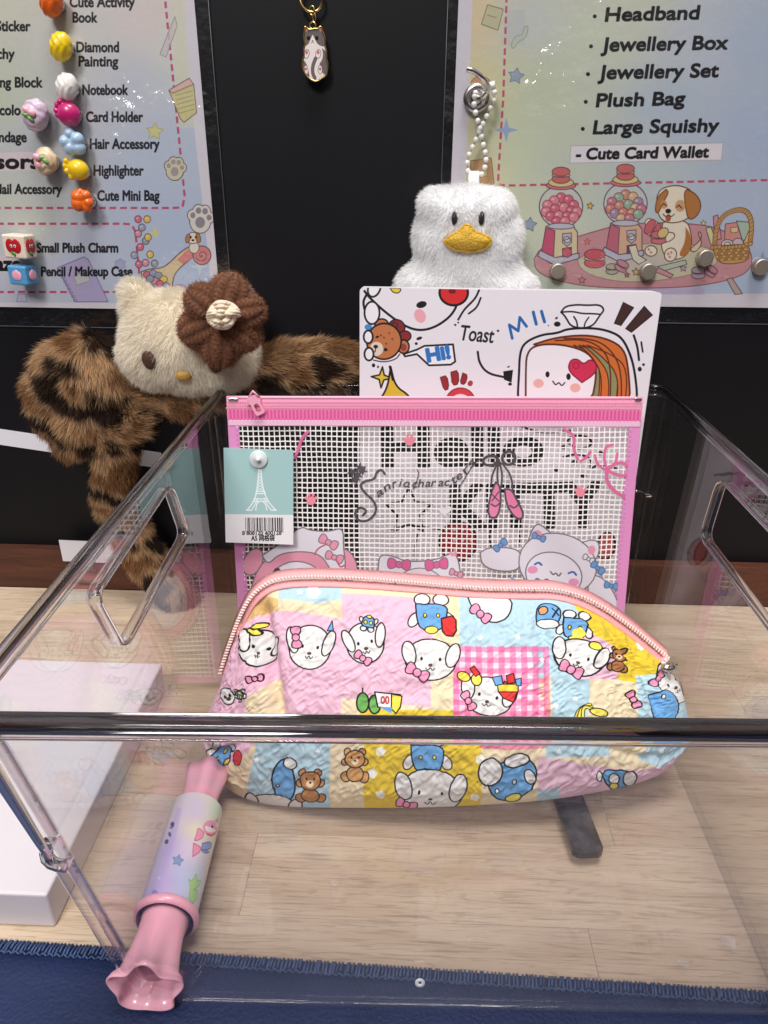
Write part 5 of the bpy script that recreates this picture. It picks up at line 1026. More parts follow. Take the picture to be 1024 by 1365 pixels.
bp = n.new('ShaderNodeBump'); bp.inputs['Strength'].default_value = .35; bp.inputs['Distance'].default_value = .0006; l.new(wv.outputs[0], bp.inputs[0]); l.new(bp.outputs[0], b.inputs['Normal']); M['patch'] = m
# dense puckered front
nu, nv = 520, 240
u, v, Q, Y = pouch_grid(nu, nv); V = to3(Q, Y)
du = np.gradient(V, axis=1); dv = np.gradient(V, axis=0); N = np.cross(du, dv); N /= np.linalg.norm(N, axis=-1)[..., None]; N *= np.sign((N*(CAM-V)).sum(-1))[..., None]
x, y = u*23.5, v*10
z = 0*x
wx, wy = x+.5*fbm(np.stack([x*.8, y*.8, z+3], -1)), y+.5*fbm(np.stack([x*.8, y*.8, z+9], -1))
def ridge(a, b, s_): return 1-np.sqrt((2*noise3(np.stack([a, b, z+s_], -1))-1)**2+.03)
ang = .2+2.0*noise3(np.stack([x*.75, y*.75, z], -1))
ca, sa = np.cos(ang), np.sin(ang)
rid = .6*ridge((wx*.82+wy*.57)*2.4, (-wx*.57+wy*.82)*5.2, 1)**2+.55*ridge((wx*.6-wy*.8)*2.2+40, (wx*.8+wy*.6)*4.6, 6)**3*(.3+noise3(np.stack([x*1.2, y*1.2, z+30], -1)))
sm = noise3(np.stack([x*6.5, y*3.2, z], -1)); edge = np.clip(np.minimum(np.minimum(u, 1-u), np.minimum(v, 1-v))*14, 0, 1)
D = .16*rid+.06*sm+.30*fbm(np.stack([x*1.1, y*1.1, z+5], -1))
def crease(px0, px1, w_, dep, T_=None):
    a_, b_ = cm([px0])[0], cm([px1])[0]; p = np.stack([u, v], -1)*np.array([23.5, 10]); a_ = a_*[23.5, 10]; b_ = b_*[23.5, 10]; d = b_-a_; L = d@d
    t = np.clip(((p-a_)@d)/L, 0, 1); dist = np.linalg.norm(p-(a_+t[..., None]*d), axis=-1); return -dep*np.exp(-(dist/w_)**2)*np.sin(pi*np.clip(t, .0, 1))**.5
D += crease((345, 785), (378, 985), .38, .95)+crease((330, 800), (345, 930), .3, .2)+crease((862, 905), (800, 830), .25, .25)+crease((715, 800), (735, 940), .35, .25)+crease((470, 940), (640, 900), .4, .15)+crease((430, 800), (470, 870), .35, .18)+crease((840, 860), (880, 960), .3, .3)+crease((268, 980), (345, 968), .22, .3)+crease((780, 985), (922, 985), .25, .22)+crease((880, 960), (860, 1030), .3, .15)+crease((820, 900), (860, 1000), .4, .15)+crease((345, 968), (860, 985), .5, .12)
V = V+N*((D-.05)*edge)[..., None]
pc = thing('fabric_pouch', (2, -17, 1.4), 'puffy patchwork cotton zip pouch with puppies and bows sitting at the front of the tray', 'pouch')
ids = np.arange(nu*nv).reshape(nv, nu); Fc = np.stack([ids[:-1, :-1], ids[:-1, 1:], ids[1:, 1:], ids[1:, :-1]], -1).reshape(-1, 4)
o = mk('front_panel', V.reshape(-1, 3), Fc, M['patch'], pc, smooth=True, uv=np.stack([u, v], -1).reshape(-1, 2))
u, v, Q, Y = pouch_grid(120, 50); Vb = to3(Q, Y+1.15*np.sin(pi*v)**.8*np.clip(np.sin(pi*u), 0, 1)**.45); e = np.clip(np.sin(pi*u), 0, 1)**.5*np.sin(pi*np.clip(v, 0, 1))**.6
Vb[..., 1] += 3.6*e*(1-.35*v); Vb[..., 2] += -.0*e; Vb[..., 2] = np.maximum(Vb[..., 2], .75)
nu, nv = 120, 50; ids = np.arange(nu*nv).reshape(nv, nu); Fc = np.stack([ids[:-1, :-1], ids[1:, :-1], ids[1:, 1:], ids[:-1, 1:]], -1).reshape(-1, 4)
mk('back_panel', Vb.reshape(-1, 3), Fc, M['patch'], pc, smooth=True, uv=np.stack([1-u, v], -1).reshape(-1, 2))
# zip along the top
Tz = arc(Tp, 160); uu = np.linspace(0, 1, 160); Yz = -17.6+1.9*np.clip(np.sin(pi*uu), 0, 1)**.5
Z = to3(Tz, Yz)
tang = np.gradient(Z, axis=0); tang /= np.linalg.norm(tang, axis=1)[:, None]; back = np.array([0, .72, .35]); upv = np.array([0, -.3, 1.])
def ribbon(off0, off1, name, material, lift=.0, th=.07):
    g = G(); P0 = Z+off0; P1 = Z+off1; n = len(Z); dn = np.array([0, -.4, -.9])*th
    V = np.vstack([P0, P1, P0+dn, P1+dn]); Fc = []
    for i in range(n-1): Fc += [(i, i+1, n+i+1, n+i), (2*n+i, 3*n+i, 3*n+i+1, 2*n+i+1), (i, 2*n+i, 2*n+i+1, i+1), (n+i, n+i+1, 3*n+i+1, 3*n+i)]
    g.add(V, Fc, True); return recalc(g.obj(name, material, pc))
nrm = np.array([-tang[:, 2], 0*tang[:, 0], tang[:, 0]]).T; nrm /= np.linalg.norm(nrm, axis=1)[:, None]
ribbon(nrm*-.06+np.array([0, -.1, 0]), nrm*.24+np.array([0, .12, 0]), 'zip_tape', M['coral'])
ribbon(nrm*.36+np.array([0, .25, 0]), nrm*.52+np.array([0, .75, 0]), 'zip_tape', M['coral'])
g = G(); g.tube(Z+nrm*.02+np.array([0, -.12, 0]), .07, 6); g.obj('seam_piping', M['coral'], pc)
g = G(); d = np.r_[0, np.cumsum(np.linalg.norm(np.diff(Z, axis=0), axis=1))]; t = .2
while t < d[-1]-.1:
    p = np.array([np.interp(t, d, Z[:, k]) for k in range(3)]); nn_ = np.array([np.interp(t, d, nrm[:, k]) for k in range(3)]); tt = np.array([np.interp(t, d, tang[:, k]) for k in range(3)]); tt /= np.linalg.norm(tt); nn_ /= np.linalg.norm(nn_)
    bb = np.cross(tt, nn_); Rm = np.stack([tt, nn_, bb], 1); g.box(p+nn_*.31+np.array([0, .1, .06]), (.1, .22, .15), Rm@rz(.35), bev=.04, seg=1); t += .15
tag(g.obj('zip_teeth', M['coral_tooth'], pc), kind='stuff')
zp = Z[-1]+np.array([.05, -.1, .15]); dn = onY(903, 930, -17.4)-zp; L = np.linalg.norm(dn); dn /= L
g = G(); g.ball(zp+nrm[-1]*.2, (.35, .22, .22)); g.obj('zip_slider', M['chrome'], pc)
s_ = np.cross(dn, (0, -1, .2)); s_ /= np.linalg.norm(s_); q0 = zp+np.array([-.1, -.15, .35])
g = G(); pts = lens([q0+0*s_-s_*.22, q0+s_*.22, q0+dn*L*1.15+s_*.3, q0+dn*L*1.15-s_*.3], 5, .25); g.tube(pts, .055, 8, closed=True); g.obj('zip_pull', M['chrome'], pc)
# ================================================================== fur
def fur_mat(name):
    m, n, l = mat(name); n.remove(n['Principled BSDF']); a = n.new('ShaderNodeAttribute'); a.attribute_name = 'Col'
    df = n.new('ShaderNodeBsdfDiffuse'); tl = n.new('ShaderNodeBsdfTranslucent'); tr = n.new('ShaderNodeBsdfTransparent'); l.new(a.outputs['Color'], df.inputs[0]); l.new(a.outputs['Color'], tl.inputs[0])
    mx = n.new('ShaderNodeMixShader'); mx.inputs[0].default_value = .5; l.new(df.outputs[0], mx.inputs[1]); l.new(tl.outputs[0], mx.inputs[2])
    m2 = n.new('ShaderNodeMixShader'); m2.inputs[0].default_value = .35; l.new(mx.outputs[0], m2.inputs[1]); l.new(tr.outputs[0], m2.inputs[2]); l.new(m2.outputs[0], n['Material Output'].inputs[0]); return m
M['fur'] = fur_mat('plush_fur')
def lin(c): return np.array(srgb(c)[:3])
def blob(name, balls, material, parent, voxel=.22, smooth=4, disp=None):
    """one continuous body grown from overlapping ellipsoids: (centre, radii, rotation)"""
    g = G()
    for c, r, rot in balls: g.ball(c, r, rot, 28, 18)
    o = g.obj(name, material, parent); md = o.modifiers.new('r', 'REMESH'); md.mode = 'VOXEL'; md.voxel_size = voxel*S
    ms = o.modifiers.new('s', 'SMOOTH'); ms.iterations = smooth; ms.factor = .6
    ev = o.evaluated_get(bpy.context.evaluated_depsgraph_get()); me = bpy.data.meshes.new_from_object(ev); o.modifiers.clear(); old = o.data; o.data = me; me.name = name; bpy.data.meshes.remove(old)
    me.polygons.foreach_set('use_smooth', [True]*len(me.polygons))
    if disp is not None:
        me.update(); Vv = np.zeros(len(me.vertices)*3); me.vertices.foreach_get('co', Vv); Vv = Vv.reshape(-1, 3); Nn = np.zeros(len(me.vertices)*3); me.vertices.foreach_get('normal', Nn); Nn = Nn.reshape(-1, 3)
        W_ = Vv/S+ORG[parent.name]; me.vertices.foreach_set('co', ((W_+Nn*disp(W_, Nn)[:, None]-ORG[parent.name])*S).ravel())
    me.update(); return o
def surf(o, parent):
    me = o.data; me.calc_loop_triangles(); V = np.zeros(len(me.vertices)*3); me.vertices.foreach_get('co', V); V = V.reshape(-1, 3)/S+ORG[parent.name]
    N = np.zeros(len(me.vertices)*3); me.vertices.foreach_get('normal', N); N = N.reshape(-1, 3); T = np.zeros(len(me.loop_triangles)*3, np.int32); me.loop_triangles.foreach_get('vertices', T); return V, N, T.reshape(-1, 3)
def fur(o, parent, dens, length, width, colf, comb, curl=.35, lift=.55, name='fur', cull=True, avoid=None, seed=1, clump=0):
    V, N, T = surf(o, parent); rg = np.random.default_rng(seed); A = V[T]; ar = np.linalg.norm(np.cross(A[:, 1]-A[:, 0], A[:, 2]-A[:, 0]), axis=1)/2
    n = int(ar.sum()*dens); k = rg.choice(len(T), n, p=ar/ar.sum()); r1, r2 = rg.random(n), rg.random(n); s_ = np.sqrt(r1); bc = np.stack([1-s_, s_*(1-r2), s_*r2], 1)
    P = (A[k]*bc[..., None]).sum(1); Nn = (N[T[k]]*bc[..., None]).sum(1); Nn /= np.linalg.norm(Nn, axis=1)[:, None]
    if cull:   # nothing grows where the toy rests against the wall
        kp = ((P-CAM)*Nn).sum(1)/np.linalg.norm(P-CAM, axis=1) < .45; P, Nn = P[kp], Nn[kp]
    if avoid is not None: kp = ~avoid(P); P, Nn = P[kp], Nn[kp]
    n = len(P); C_ = comb(P, Nn); C_ = C_-Nn*(C_*Nn).sum(1)[:, None]; C_ /= np.linalg.norm(C_, axis=1)[:, None]+1e-6
    J = rg.normal(0, 1, (n, 3)); cl = np.stack([fbm(P*1.3+11.*q)-.44 for q in range(3)], 1)*2.6
    D = Nn*lift+C_*(1-lift)+J*curl*.3+cl*curl*.9; D /= np.linalg.norm(D, axis=1)[:, None]
    D2 = D*.75+C_*.35+np.array([0, 0, -.15])+rg.normal(0, 1, (n, 3))*curl*.28+cl*curl*.7
    D2 /= np.linalg.norm(D2, axis=1)[:, None]
    L = length*(.6+.6*rg.random(n)); w = width*(.7+.6*rg.random(n))
    Sx = np.cross(D, rg.normal(0, 1, (n, 3))*.5+(P-CAM)/40); Sx /= np.linalg.norm(Sx, axis=1)[:, None]
    a, b, c = P-Nn*.03, P+D*(L*.5)[:, None], P+D*(L*.5)[:, None]+D2*(L*.55)[:, None]
    W1 = Sx*(w/2)[:, None]; Vv = np.stack([a-W1, a+W1, b-W1*.85, b+W1*.85, c], 1).reshape(-1, 3)
    i = np.arange(n)[:, None]*5; Fc = np.concatenate([i+np.array([[0, 1, 3]]), i+np.array([[0, 3, 2]]), i+np.array([[2, 3, 4]])])
    root, tip = colf(P, Nn, rg); col = np.stack([root, root, (root+tip)/2, (root+tip)/2, tip], 1).reshape(-1, 3)
    fn = Nn*.8+D2*.25+rg.normal(0, .16, (n, 3)); fn /= np.linalg.norm(fn, axis=1)[:, None]; fn = np.repeat(fn, 5, 0)
    return tag(mk(name, Vv, Fc.astype(np.int32), M['fur'], o, ORG[parent.name], col=col), kind='stuff')
def link_fix(o, parent): ORG[o.name] = ORG[parent.name]
# ---------------- striped cream-faced plush
T0 = thing('plush_kitten', (-13, -2.5, 0), 'cream plush kitten in striped brown fur with a crocheted flower, draped behind the tray', 'plush toy')
def at(x, y, Y): return onY(x, y, Y)
hc = at(250, 462, -3.9)
def cream(P, N, rg):
    k = fbm(P*.9)[:, None]; c = np.array([.95, .895, .79])*(1-k*.06)+0*P; return c*.94, np.minimum(c*(1.0+.05*rg.random((len(P), 1))), .97)
Rt = ry(radians(8))
head_b = [(hc, (3.75, 2.3, 2.55), Rt), (hc+np.array([-.2, .1, .7]), (3.25, 2.1, 2.3), Rt), (hc+np.array([-1.6, 0, -.4]), (2.3, 2.0, 2.0), None), (hc+np.array([1.8, 0, -.6]), (2.2, 2.0, 1.9), None)]
for t in np.linspace(0, 1, 6): q = at(203-t*24, 440-t*48, -3.7); head_b.append((q, (1.45-t*.75, 1.1-t*.4, 1.3-t*.55), ry(-.3)))
for t in np.linspace(0, 1, 4): q = at(300+t*14, 440-t*44, -3.3); head_b.append((q, (1.3-t*.6, 1.0-t*.4, 1.2-t*.5), None))
hd = blob('head', head_b, M['cream'], T0, .2, 5); link_fix(hd, T0)
eyes = [at(203, 477, -6.2), at(285, 488, -6.15)]; nose = at(244, 496, -6.45)
def near_face(P):
    k = np.zeros(len(P), bool); px = proj(P)
    for (x, y, r) in ((201, 477, 7.5), (287, 486, 7.5), (244, 497, 8)): k |= (np.hypot(px[:, 0]-x, (px[:, 1]-y)*.85) < r) & (P[:, 1] < -4)
    return k
comb_h = lambda P, N: (P-hc)*np.array([.6, .2, .4])+np.array([0, -.2, -1.2])
fur(hd, T0, 420, .52, .042, cream, comb_h, .5, .62, avoid=near_face, seed=2)
def seat_on(o, parent, px, y0, lift=.0):
    V, N, T = surf(o, parent); pp = proj(V); d = np.hypot(pp[:, 0]-px[0], pp[:, 1]-px[1])+(V[:, 1]-V[:, 1].min())*.5; i = np.argmin(np.where(((V-CAM)*N).sum(1) < 0, d, 1e9)); return V[i], N[i]
for (x, y, rx_, rz_, mt_, nm) in ((201, 477, .42, .55, 'brown_eye', 'eye'), (287, 486, .42, .5, 'brown_eye', 'eye'), (244, 497, .45, .3, None, 'nose')):
    p, nrm_ = seat_on(hd, T0, (x, y), 0); mtl = M['brown_eye'] if mt_ else plain('tan_embroidery', (196, 150, 70), .6, .5, 900); g = G(); Nn_ = Vector(nrm_); Rm = np.array(Nn_.to_track_quat('Y', 'Z').to_matrix()); g.ball(p+nrm_*.25, (rx_, .22, rz_), Rm); e_ = g.obj(nm, mtl, T0)
# crocheted flower
YN1, YN2 = (126, 86, 64), (84, 54, 40)
fc = at(297, 424, -7.2); fN = CAM-fc; fN /= np.linalg.norm(fN); fN = fN*.8+np.array([0, -.6, .1]); fN /= np.linalg.norm(fN); fU = np.cross((0, 0, 1), fN); fU /= np.linalg.norm(fU); fV = np.cross(fN, fU)
m, n, l = mat('brown_yarn'); b = n['Principled BSDF']; a = n.new('ShaderNodeAttribute'); a.attribute_name = 'Col'; l.new(a.outputs['Color'], b.inputs['Base Color']); b.inputs['Roughness'].default_value = .9; b.inputs['Sheen Weight'].default_value = .3; b.inputs['Specular IOR Level'].default_value = .15
tc = n.new('ShaderNodeTexCoord'); t = n.new('ShaderNodeTexNoise'); t.inputs['Scale'].default_value = 1400; l.new(tc.outputs['Object'], t.inputs[0]); bp = n.new('ShaderNodeBump'); bp.inputs['Strength'].default_value = .6; bp.inputs['Distance'].default_value = .0006; l.new(t.outputs[0], bp.inputs[0]); l.new(bp.outputs[0], b.inputs['Normal']); M['yarn'] = m
fl = bpy.data.objects.new('crochet_flower', None); COL.objects.link(fl); fl.parent = T0; ORG[fl.name] = ORG[T0.name]
def yarn_puff(name, c, ex, ey, ez, rr, c1, c2, rows, seed):
    """a puffy knitted lobe: long braided stitches running from the middle to the rim"""
    nu, nv = 110, 60; U_1, V_1 = np.meshgrid(np.linspace(0, 2*pi, nu, endpoint=False), np.linspace(.02, pi-.02, nv)); sx = np.sin(V_1)*np.cos(U_1); sy = np.cos(V_1); sz = np.sin(V_1)*np.sin(U_1)
    st = np.arctan2(sz, sx)*rows/(2*pi); rowf = np.abs(np.sin(pi*st)); ly = sy*5.5*rr[1]; brd = np.abs(np.sin(pi*(ly+.5*np.abs(((st % 1)-.5)*2)*1.2)))
    h = .10*rowf**.6+.11*brd*rowf; k = np.clip(.35+.5*rowf*(.5+.5*brd), 0, 1)
    q = np.sign(sy)*np.abs(sy)**.9; P = np.asarray(c)+(sx[..., None]*(rr[0]+h[..., None])*ex+q[..., None]*(rr[1]+h[..., None])*ey+sz[..., None]*(rr[2]+h[..., None])*ez)
    ids = np.arange(nu*nv).reshape(nv, nu); Fc = np.stack([ids[:-1], ids[1:], np.roll(ids, -1, 1)[1:], np.roll(ids, -1, 1)[:-1]], -1).reshape(-1, 4); Pf = P.reshape(-1, 3)
    cc = lin(c2)*(1-k[..., None])+lin(c1)*k[..., None]; cc = cc*(.85+.3*noise3(P*2.5+seed))[..., None]
    return recalc(mk(name, Pf, Fc, M['yarn'], fl, ORG[T0.name], smooth=True, col=cc.reshape(-1, 3)))
def fuzz(o, dens, ln, w, c1, seed): 
    return fur(o, T0, dens, ln, w, lambda P, N, rg: (lin(c1)*(.7+.5*rg.random((len(P), 1))), lin(c1)*(1.1+.5*rg.random((len(P), 1)))), lambda P, N: N+rg_like(P), .9, .6, seed=seed)
def rg_like(P): return np.random.default_rng(len(P)).normal(0, 1, P.shape)
for k, (px_, py_, rad_) in enumerate([(268, 401, 1.1), (306, 390, 1.25), (331, 414, 1.1), (325, 446, 1.1), (294, 466, 1.25), (261, 440, 1.2)]):
    rad_ *= .9; q = at(297+(px_-297)*.88, 426+(py_-426)*.88, -7.25+.05*(k % 2)); d = q-fc; d = d-fN*(d@fN); L = np.linalg.norm(d); d /= L; s_ = np.cross(fN, d)
    o = yarn_puff('petal', q-fN*.25, s_, d, fN, (rad_*.86, rad_*.9, .78), YN1, YN2, 9, k); link_fix(o, T0); fuzz(o, 260, .26, .02, (150, 104, 78), 30+k)
cc_ = at(298, 421, -8.1); k = 260; t = np.linspace(0, 1, k)
pth = np.array([cc_+fU*(cos(th)*r_+.05*sin(3*th))+fV*(sin(th)*r_*.95)+fN*(.25+.35*cos(r_*1.9)+.12*sin(5*th)) for th, r_ in ((x_q*2*pi*2.6, .64*(1-x_q)**.7+.06) for x_q in t)])
g = G(); g.ball(cc_-fN*.1, (.6, .45, .6)); g.tube(pth, .17, 10)
tw = np.array([pth[i]+.17*(cos(i*.9)*fU+sin(i*.9)*fN) for i in range(k)]); g.tube(tw, .075, 6); tw = np.array([pth[i]+.17*(cos(i*.9+pi)*fU+sin(i*.9+pi)*fN) for i in range(k)]); g.tube(tw, .075, 6)
cw = g.obj('cream_centre', plain('cream_yarn', (224, 206, 182), .9, .5, 1200), fl, org=ORG[T0.name]); link_fix(cw, T0)
# striped body
def stripes(P, N, rg):
    n = len(P); s_ = fbm(P*np.array([.62, .5, .62])+3.1, 3)+.10*np.sin(P[:, 0]*1.1+P[:, 2]*1.9+4*noise3(P*.3)); j = s_+rg.normal(0, .02, n)
    tanc, brn, blk = lin((208, 174, 136)), lin((150, 112, 80)), lin((66, 52, 46)); a = np.clip((.405-j)/.05, 0, 1)[:, None]; b_ = np.clip((j-.47)/.06, 0, 1)[:, None]
    c = tanc*(1-b_)+brn*b_; c = c*(1-a)+blk*a; u_ = .75+.5*rg.random((n, 1)); return c*.75*u_, np.minimum(c*(1.15*u_+.1), .92)
M['brown_plush'] = plain('brown_plush', (92, 64, 42), .95)
bod = []
for x, y, Y_, r in [(98, 500, -2.9, 2.0), (72, 522, -2.7, 1.6), (118, 490, -2.9, 2.0), (140, 505, -3.0, 2.0), (80, 545, -2.7, 1.8), (115, 550, -2.8, 2.1), (150, 545, -2.9, 1.7), (70, 495, -2.7, 1.2), (100, 580, -2.6, 1.4), (130, 580, -2.7, 1.3)]: bod.append((at(x, y, Y_), (r, r*.75, r), None))
ll = blob('left_bundle', bod, M['brown_plush'], T0, .25, 5); link_fix(ll, T0)
cd_ = lambda P, N: (P-at(120, 520, -2.5))*.25+np.array([-.2, -.1, -.9])
fur(ll, T0, 340, .85, .042, stripes, cd_, .45, .45, seed=5)
def limb(name, pts, seed, dens=330, ln=.75):
    bb = []; P = np.array([at(x, y, Y_) for x, y, Y_, r in pts]); r = np.array([p[3] for p in pts]); t = np.linspace(0, len(pts)-1, len(pts)*4)
    for q in t: c = np.array([np.interp(q, range(len(pts)), P[:, k_]) for k_ in range(3)]); rr = np.interp(q, range(len(pts)), r); bb.append((c, (rr, rr*.85, rr), None))
    o = blob(name, bb, M['brown_plush'], T0, .2, 4); link_fix(o, T0); dr = P[-1]-P[0]; fur(o, T0, dens, ln, .046, stripes, lambda P_, N: dr*.3+np.array([0, -.1, -.4])+0*P_, .45, .42, seed=seed); return o
limb('chest', [(175, 520, -3.1, 1.1), (210, 530, -3.2, 1.0), (250, 532, -3.4, 1.0), (300, 520, -3.3, 1.1), (335, 505, -3.2, 1.2)], 11)
limb('hanging_leg', [(160, 560, -2.8, 1.35), (152, 610, -2.6, 1.2), (148, 660, -2.4, 1.1), (170, 705, -2.3, 1.15), (195, 745, -2.3, 1.2), (218, 775, -2.4, 1.1), (240, 800, -2.5, 1.0)], 12)
limb('arm', [(150, 570, -3.1, 1.2), (178, 560, -3.3, 1.1), (200, 540, -3.4, 1.0)], 13)
limb('tail', [(345, 498, -3.2, 1.3), (380, 492, -3.0, 1.5), (420, 490, -2.8, 1.5), (455, 492, -2.7, 1.5), (480, 500, -2.6, 1.4)], 14, 250)
ts = Sheet(at(84, 748, -1.2), (1, 0, -.02), (0, 0, 1), 5.6, 1.7); slab('paper_tag', ts, .05, M['paper'], M['paper'], T0)

# ---------------- white duck
D0 = thing('plush_duck', (3.5, -1.5, 20), 'fluffy white duck plush with yellow bill hanging by a ball chain above the printed box', 'plush toy')
dk = []
for x, y, rx_, rz_ in [(622, 300, 2.45, 2.0), (594, 287, 1.4, 1.4), (652, 287, 1.4, 1.4), (622, 325, 2.3, 1.9), (618, 365, 2.9, 1.8), (600, 385, 3.2, 1.8), (650, 385, 2.6, 1.7), (680, 385, 1.6, 1.0), (600, 420, 3.4, 2.2), (650, 430, 2.8, 2.0), (579, 274, .8, .8), (668, 276, .7, .8), (622, 286, 1.8, 1.45), (590, 318, 1.6, 1.7), (658, 318, 1.55, 1.7), (622, 350, 3.0, 1.5)]: dk.append((at(x, y, -1.9), (rx_, 1.5, rz_), None))
db = blob('body', dk, M['white_plush'], D0, .22, 6); link_fix(db, D0)
def white(P, N, rg): c = np.array([.975, .972, .975])*(1-.03*fbm(P*1.1)[:, None])+0*P; return c*.97, np.minimum(c, .98)
def bill_zone(P):
    px = proj(P); return ((np.hypot((px[:, 0]-622)/30, (px[:, 1]-321)/15) < 1)|(np.hypot(px[:, 0]-606, (px[:, 1]-291)*.7) < 6)|(np.hypot(px[:, 0]-642, (px[:, 1]-291)*.7) < 6)) & (P[:, 1] < -2)
fur(db, D0, 430, .38, .04, white, lambda P, N: (P-at(622, 320, -1.9))*np.array([.3, 0, .1])+np.array([0, -.2, -1.]), .55, .6, avoid=bill_zone, seed=9)
YEL = plain('yellow_embroidery', (226, 172, 40), .45, spec=.6, bump=1.0, bscale=1100, var=.3, vscale=900)
bs = smo([(592, 322), (600, 314), (612, 309), (618, 301), (622, 299), (628, 302), (632, 309), (646, 313), (655, 318), (654, 326), (644, 333), (624, 336), (602, 332), (592, 322)], 2)[:-1]
yf = -3.5
def bp3(x, y, t): return at(x, y, yf-t)
cen = np.array([623., 320.]); V = []; Fc = []; rings = [1, .96, .82, .5, .12]; hts = [0, .18, .32, .42, .46]; n_ = len(bs)
for r_, h_ in zip(rings, hts):
    for q in bs: p = cen+(q-cen)*r_; V.append(bp3(p[0], p[1], h_+.04*sin(p[0]*1.3)*r_))
for j in range(len(rings)-1): Fc += [(j*n_+i, j*n_+(i+1) % n_, (j+1)*n_+(i+1) % n_, (j+1)*n_+i) for i in range(n_)]
Fc.append(tuple((len(rings)-1)*n_+i for i in range(n_))); Fc.append(tuple(reversed(range(n_))))
g = G(); g.add(V, Fc, True)
g.tube([bp3(q[0], q[1], .12) for q in bs], .085, 6, closed=True); g.ball(at(623, 320, -3.2), (1.0, .5, .5)); recalc(g.obj('bill', YEL, D0))
for x in (606, 642): g = G(); g.ball(at(x, 291, -3.42), (.16, .16, .36)); g.obj('eye', M['black_thread'], D0)
g = G(); g.ball(at(606, 291, -3.5), .01); 
# hanging loop, ball chain
g = G(); Lp_ = at(630, 250, -1.3)
for k_ in range(4): g.tube([at(627+k_*3.4, 228, -1.25), at(626+k_*3.6, 238, -1.3), at(627+k_*3.6, 256, -1.4)], .09, 6)
g.obj('ribbon_loop', M['white_plush'], D0)
chain = [(634, 124), (633, 129), (632, 139), (634, 150), (637, 161), (640, 171), (639, 175), (634.5, 186), (630, 196), (625.5, 206), (623, 217), (624, 228), (642.5, 232), (646.5, 223), (648, 213), (647, 203), (644.5, 193), (642, 182), (644, 165), (649, 155), (654, 144), (658, 134), (659, 123), (656, 114)]
wire = np.array([at(x, y, -1.15-.1*sin(i*.6)) for i, (x, y) in enumerate(chain)]); bead0 = None; ch_ = G(); ch_.tube(wire[:12], .02, 5); ch_.tube(wire[12:], .02, 5); ch = ch_.obj('ball_chain', plain('chain_wire', (150, 140, 130), .3, metal=1), D0); link_fix(ch, D0)
for p in wire:
    if bead0 is None: g = G(); g.ball((0, 0, 0), .15, None, 14, 10); o = g.obj('bead', M['white_plastic'], ch, org=(0, 0, 0)); bead0 = o.data
    else: o = link('bead', bead0, (0, 0, 0), ch)
    o.location = Vector(p-ORG[D0.name])*S
g = G(); g.tube([at(650, 116, -1.1), at(660, 113, -1.2)], .2, 12); g.obj('chain_clasp', M['white_plastic'], ch, org=ORG[D0.name])
# hook on a round magnet
hk = thing('magnetic_hook', at(634, 132, -.2), 'round silver magnetic hook holding the ball chain on the right poster', 'hook')
hb = at(635, 131, -.2); g = G(); g.lathe([(0, 0), (0, .72), (.25, .72), (.36, .62), (.36, .45), (.3, .4), (.3, .25), (.45, .2), (.45, 0)], hb, (0, -1, 0), 32); g.obj('magnet_base', M['chrome'], hk)
g = G(); g.tube(smo([hb+np.array([0, -.4, 0]), hb+np.array([.2, -1.0, -.1]), at(652, 120, -1.6), at(650, 112, -2.2), at(643, 103, -2.6), at(632, 94, -2.7), at(622, 92, -2.7)]), .13, 12); g.obj('hook_wire', M['chrome'], hk)

# ---------------- cat charm on a key ring
k0 = thing('cat_keyring', at(420, 60, -.5), 'grey and white enamel cat charm hanging from a gold ring on the black wall', 'keyring')
rc = at(415, -3, -.5); g = G(); th = np.linspace(0, 2*pi, 40, endpoint=False); g.tube([rc+np.array([.58*cos(q), -.05*sin(q*2), .62*sin(q)]) for q in th], .07, 8, closed=True); g.obj('split_ring', M['gold'], k0)
for (x, y, w_, h_) in ((416, 14, .12, .2), (419, 24, .07, .24), (417, 34, .16, .16)):
    g = G(); c = at(x, y, -.55); g.tube([c+np.array([w_*cos(q), -.03*cos(q), h_*sin(q)]) for q in th], .045, 8, closed=True); g.obj('chain_link', M['gold'], k0)
ctp = smo([(407, 35), (412, 40), (420, 38), (424, 39), (428, 34), (430, 42), (434, 50), (433, 61), (436, 68), (435, 79), (438, 86), (436, 100), (428, 105), (422, 109), (416, 107), (408, 101), (403, 90), (404, 80), (406, 74), (405, 66), (407, 60), (405, 50), (407, 35)], 2)[:-1]
CS = Sheet(at(398, 114, -.55), (1, 0, 0), (0, 0, 1), 2.6, 4.2)
cv = CS.canvas(130, (238, 226, 222)); gr = (112, 102, 102)
cv.poly(smo([(403, 30), (436, 30), (436, 62), (428, 62), (420, 56), (417, 48), (414, 56), (408, 62), (402, 62), (403, 30)], 1), gr); cv.poly([(407, 36), (412, 40), (408, 43)], (214, 140, 130)); cv.poly([(428, 35), (430, 43), (425, 40)], (214, 140, 130))
cv.poly([(417, 46), (411, 60), (424, 60)], (238, 226, 222)); cv.ell(411.5, 51, 2.4, 3, (30, 26, 26)); cv.ell(422.5, 51, 2.4, 3, (30, 26, 26)); cv.ell(417, 54.5, 1.1, .8, (110, 60, 60)); cv.line([(415, 57.5), (417, 56), (419, 57.5)], (110, 60, 60), .6)
for x, y in ((409, 71), (424.5, 71)): cv.ell(x, y+1, 3.4, 6, (238, 226, 222), 10, (110, 90, 90), .7); cv.ell(x, y-1, 1.8, 2.6, (196, 120, 116))
cv.poly(smo([(402, 80), (408, 82), (413, 100), (412, 106), (402, 100), (402, 80)], 1), gr); cv.poly(smo([(429, 64), (437, 70), (434, 80), (440, 86), (438, 102), (430, 98), (425, 86), (430, 80), (431, 70), (429, 64)], 1), gr)
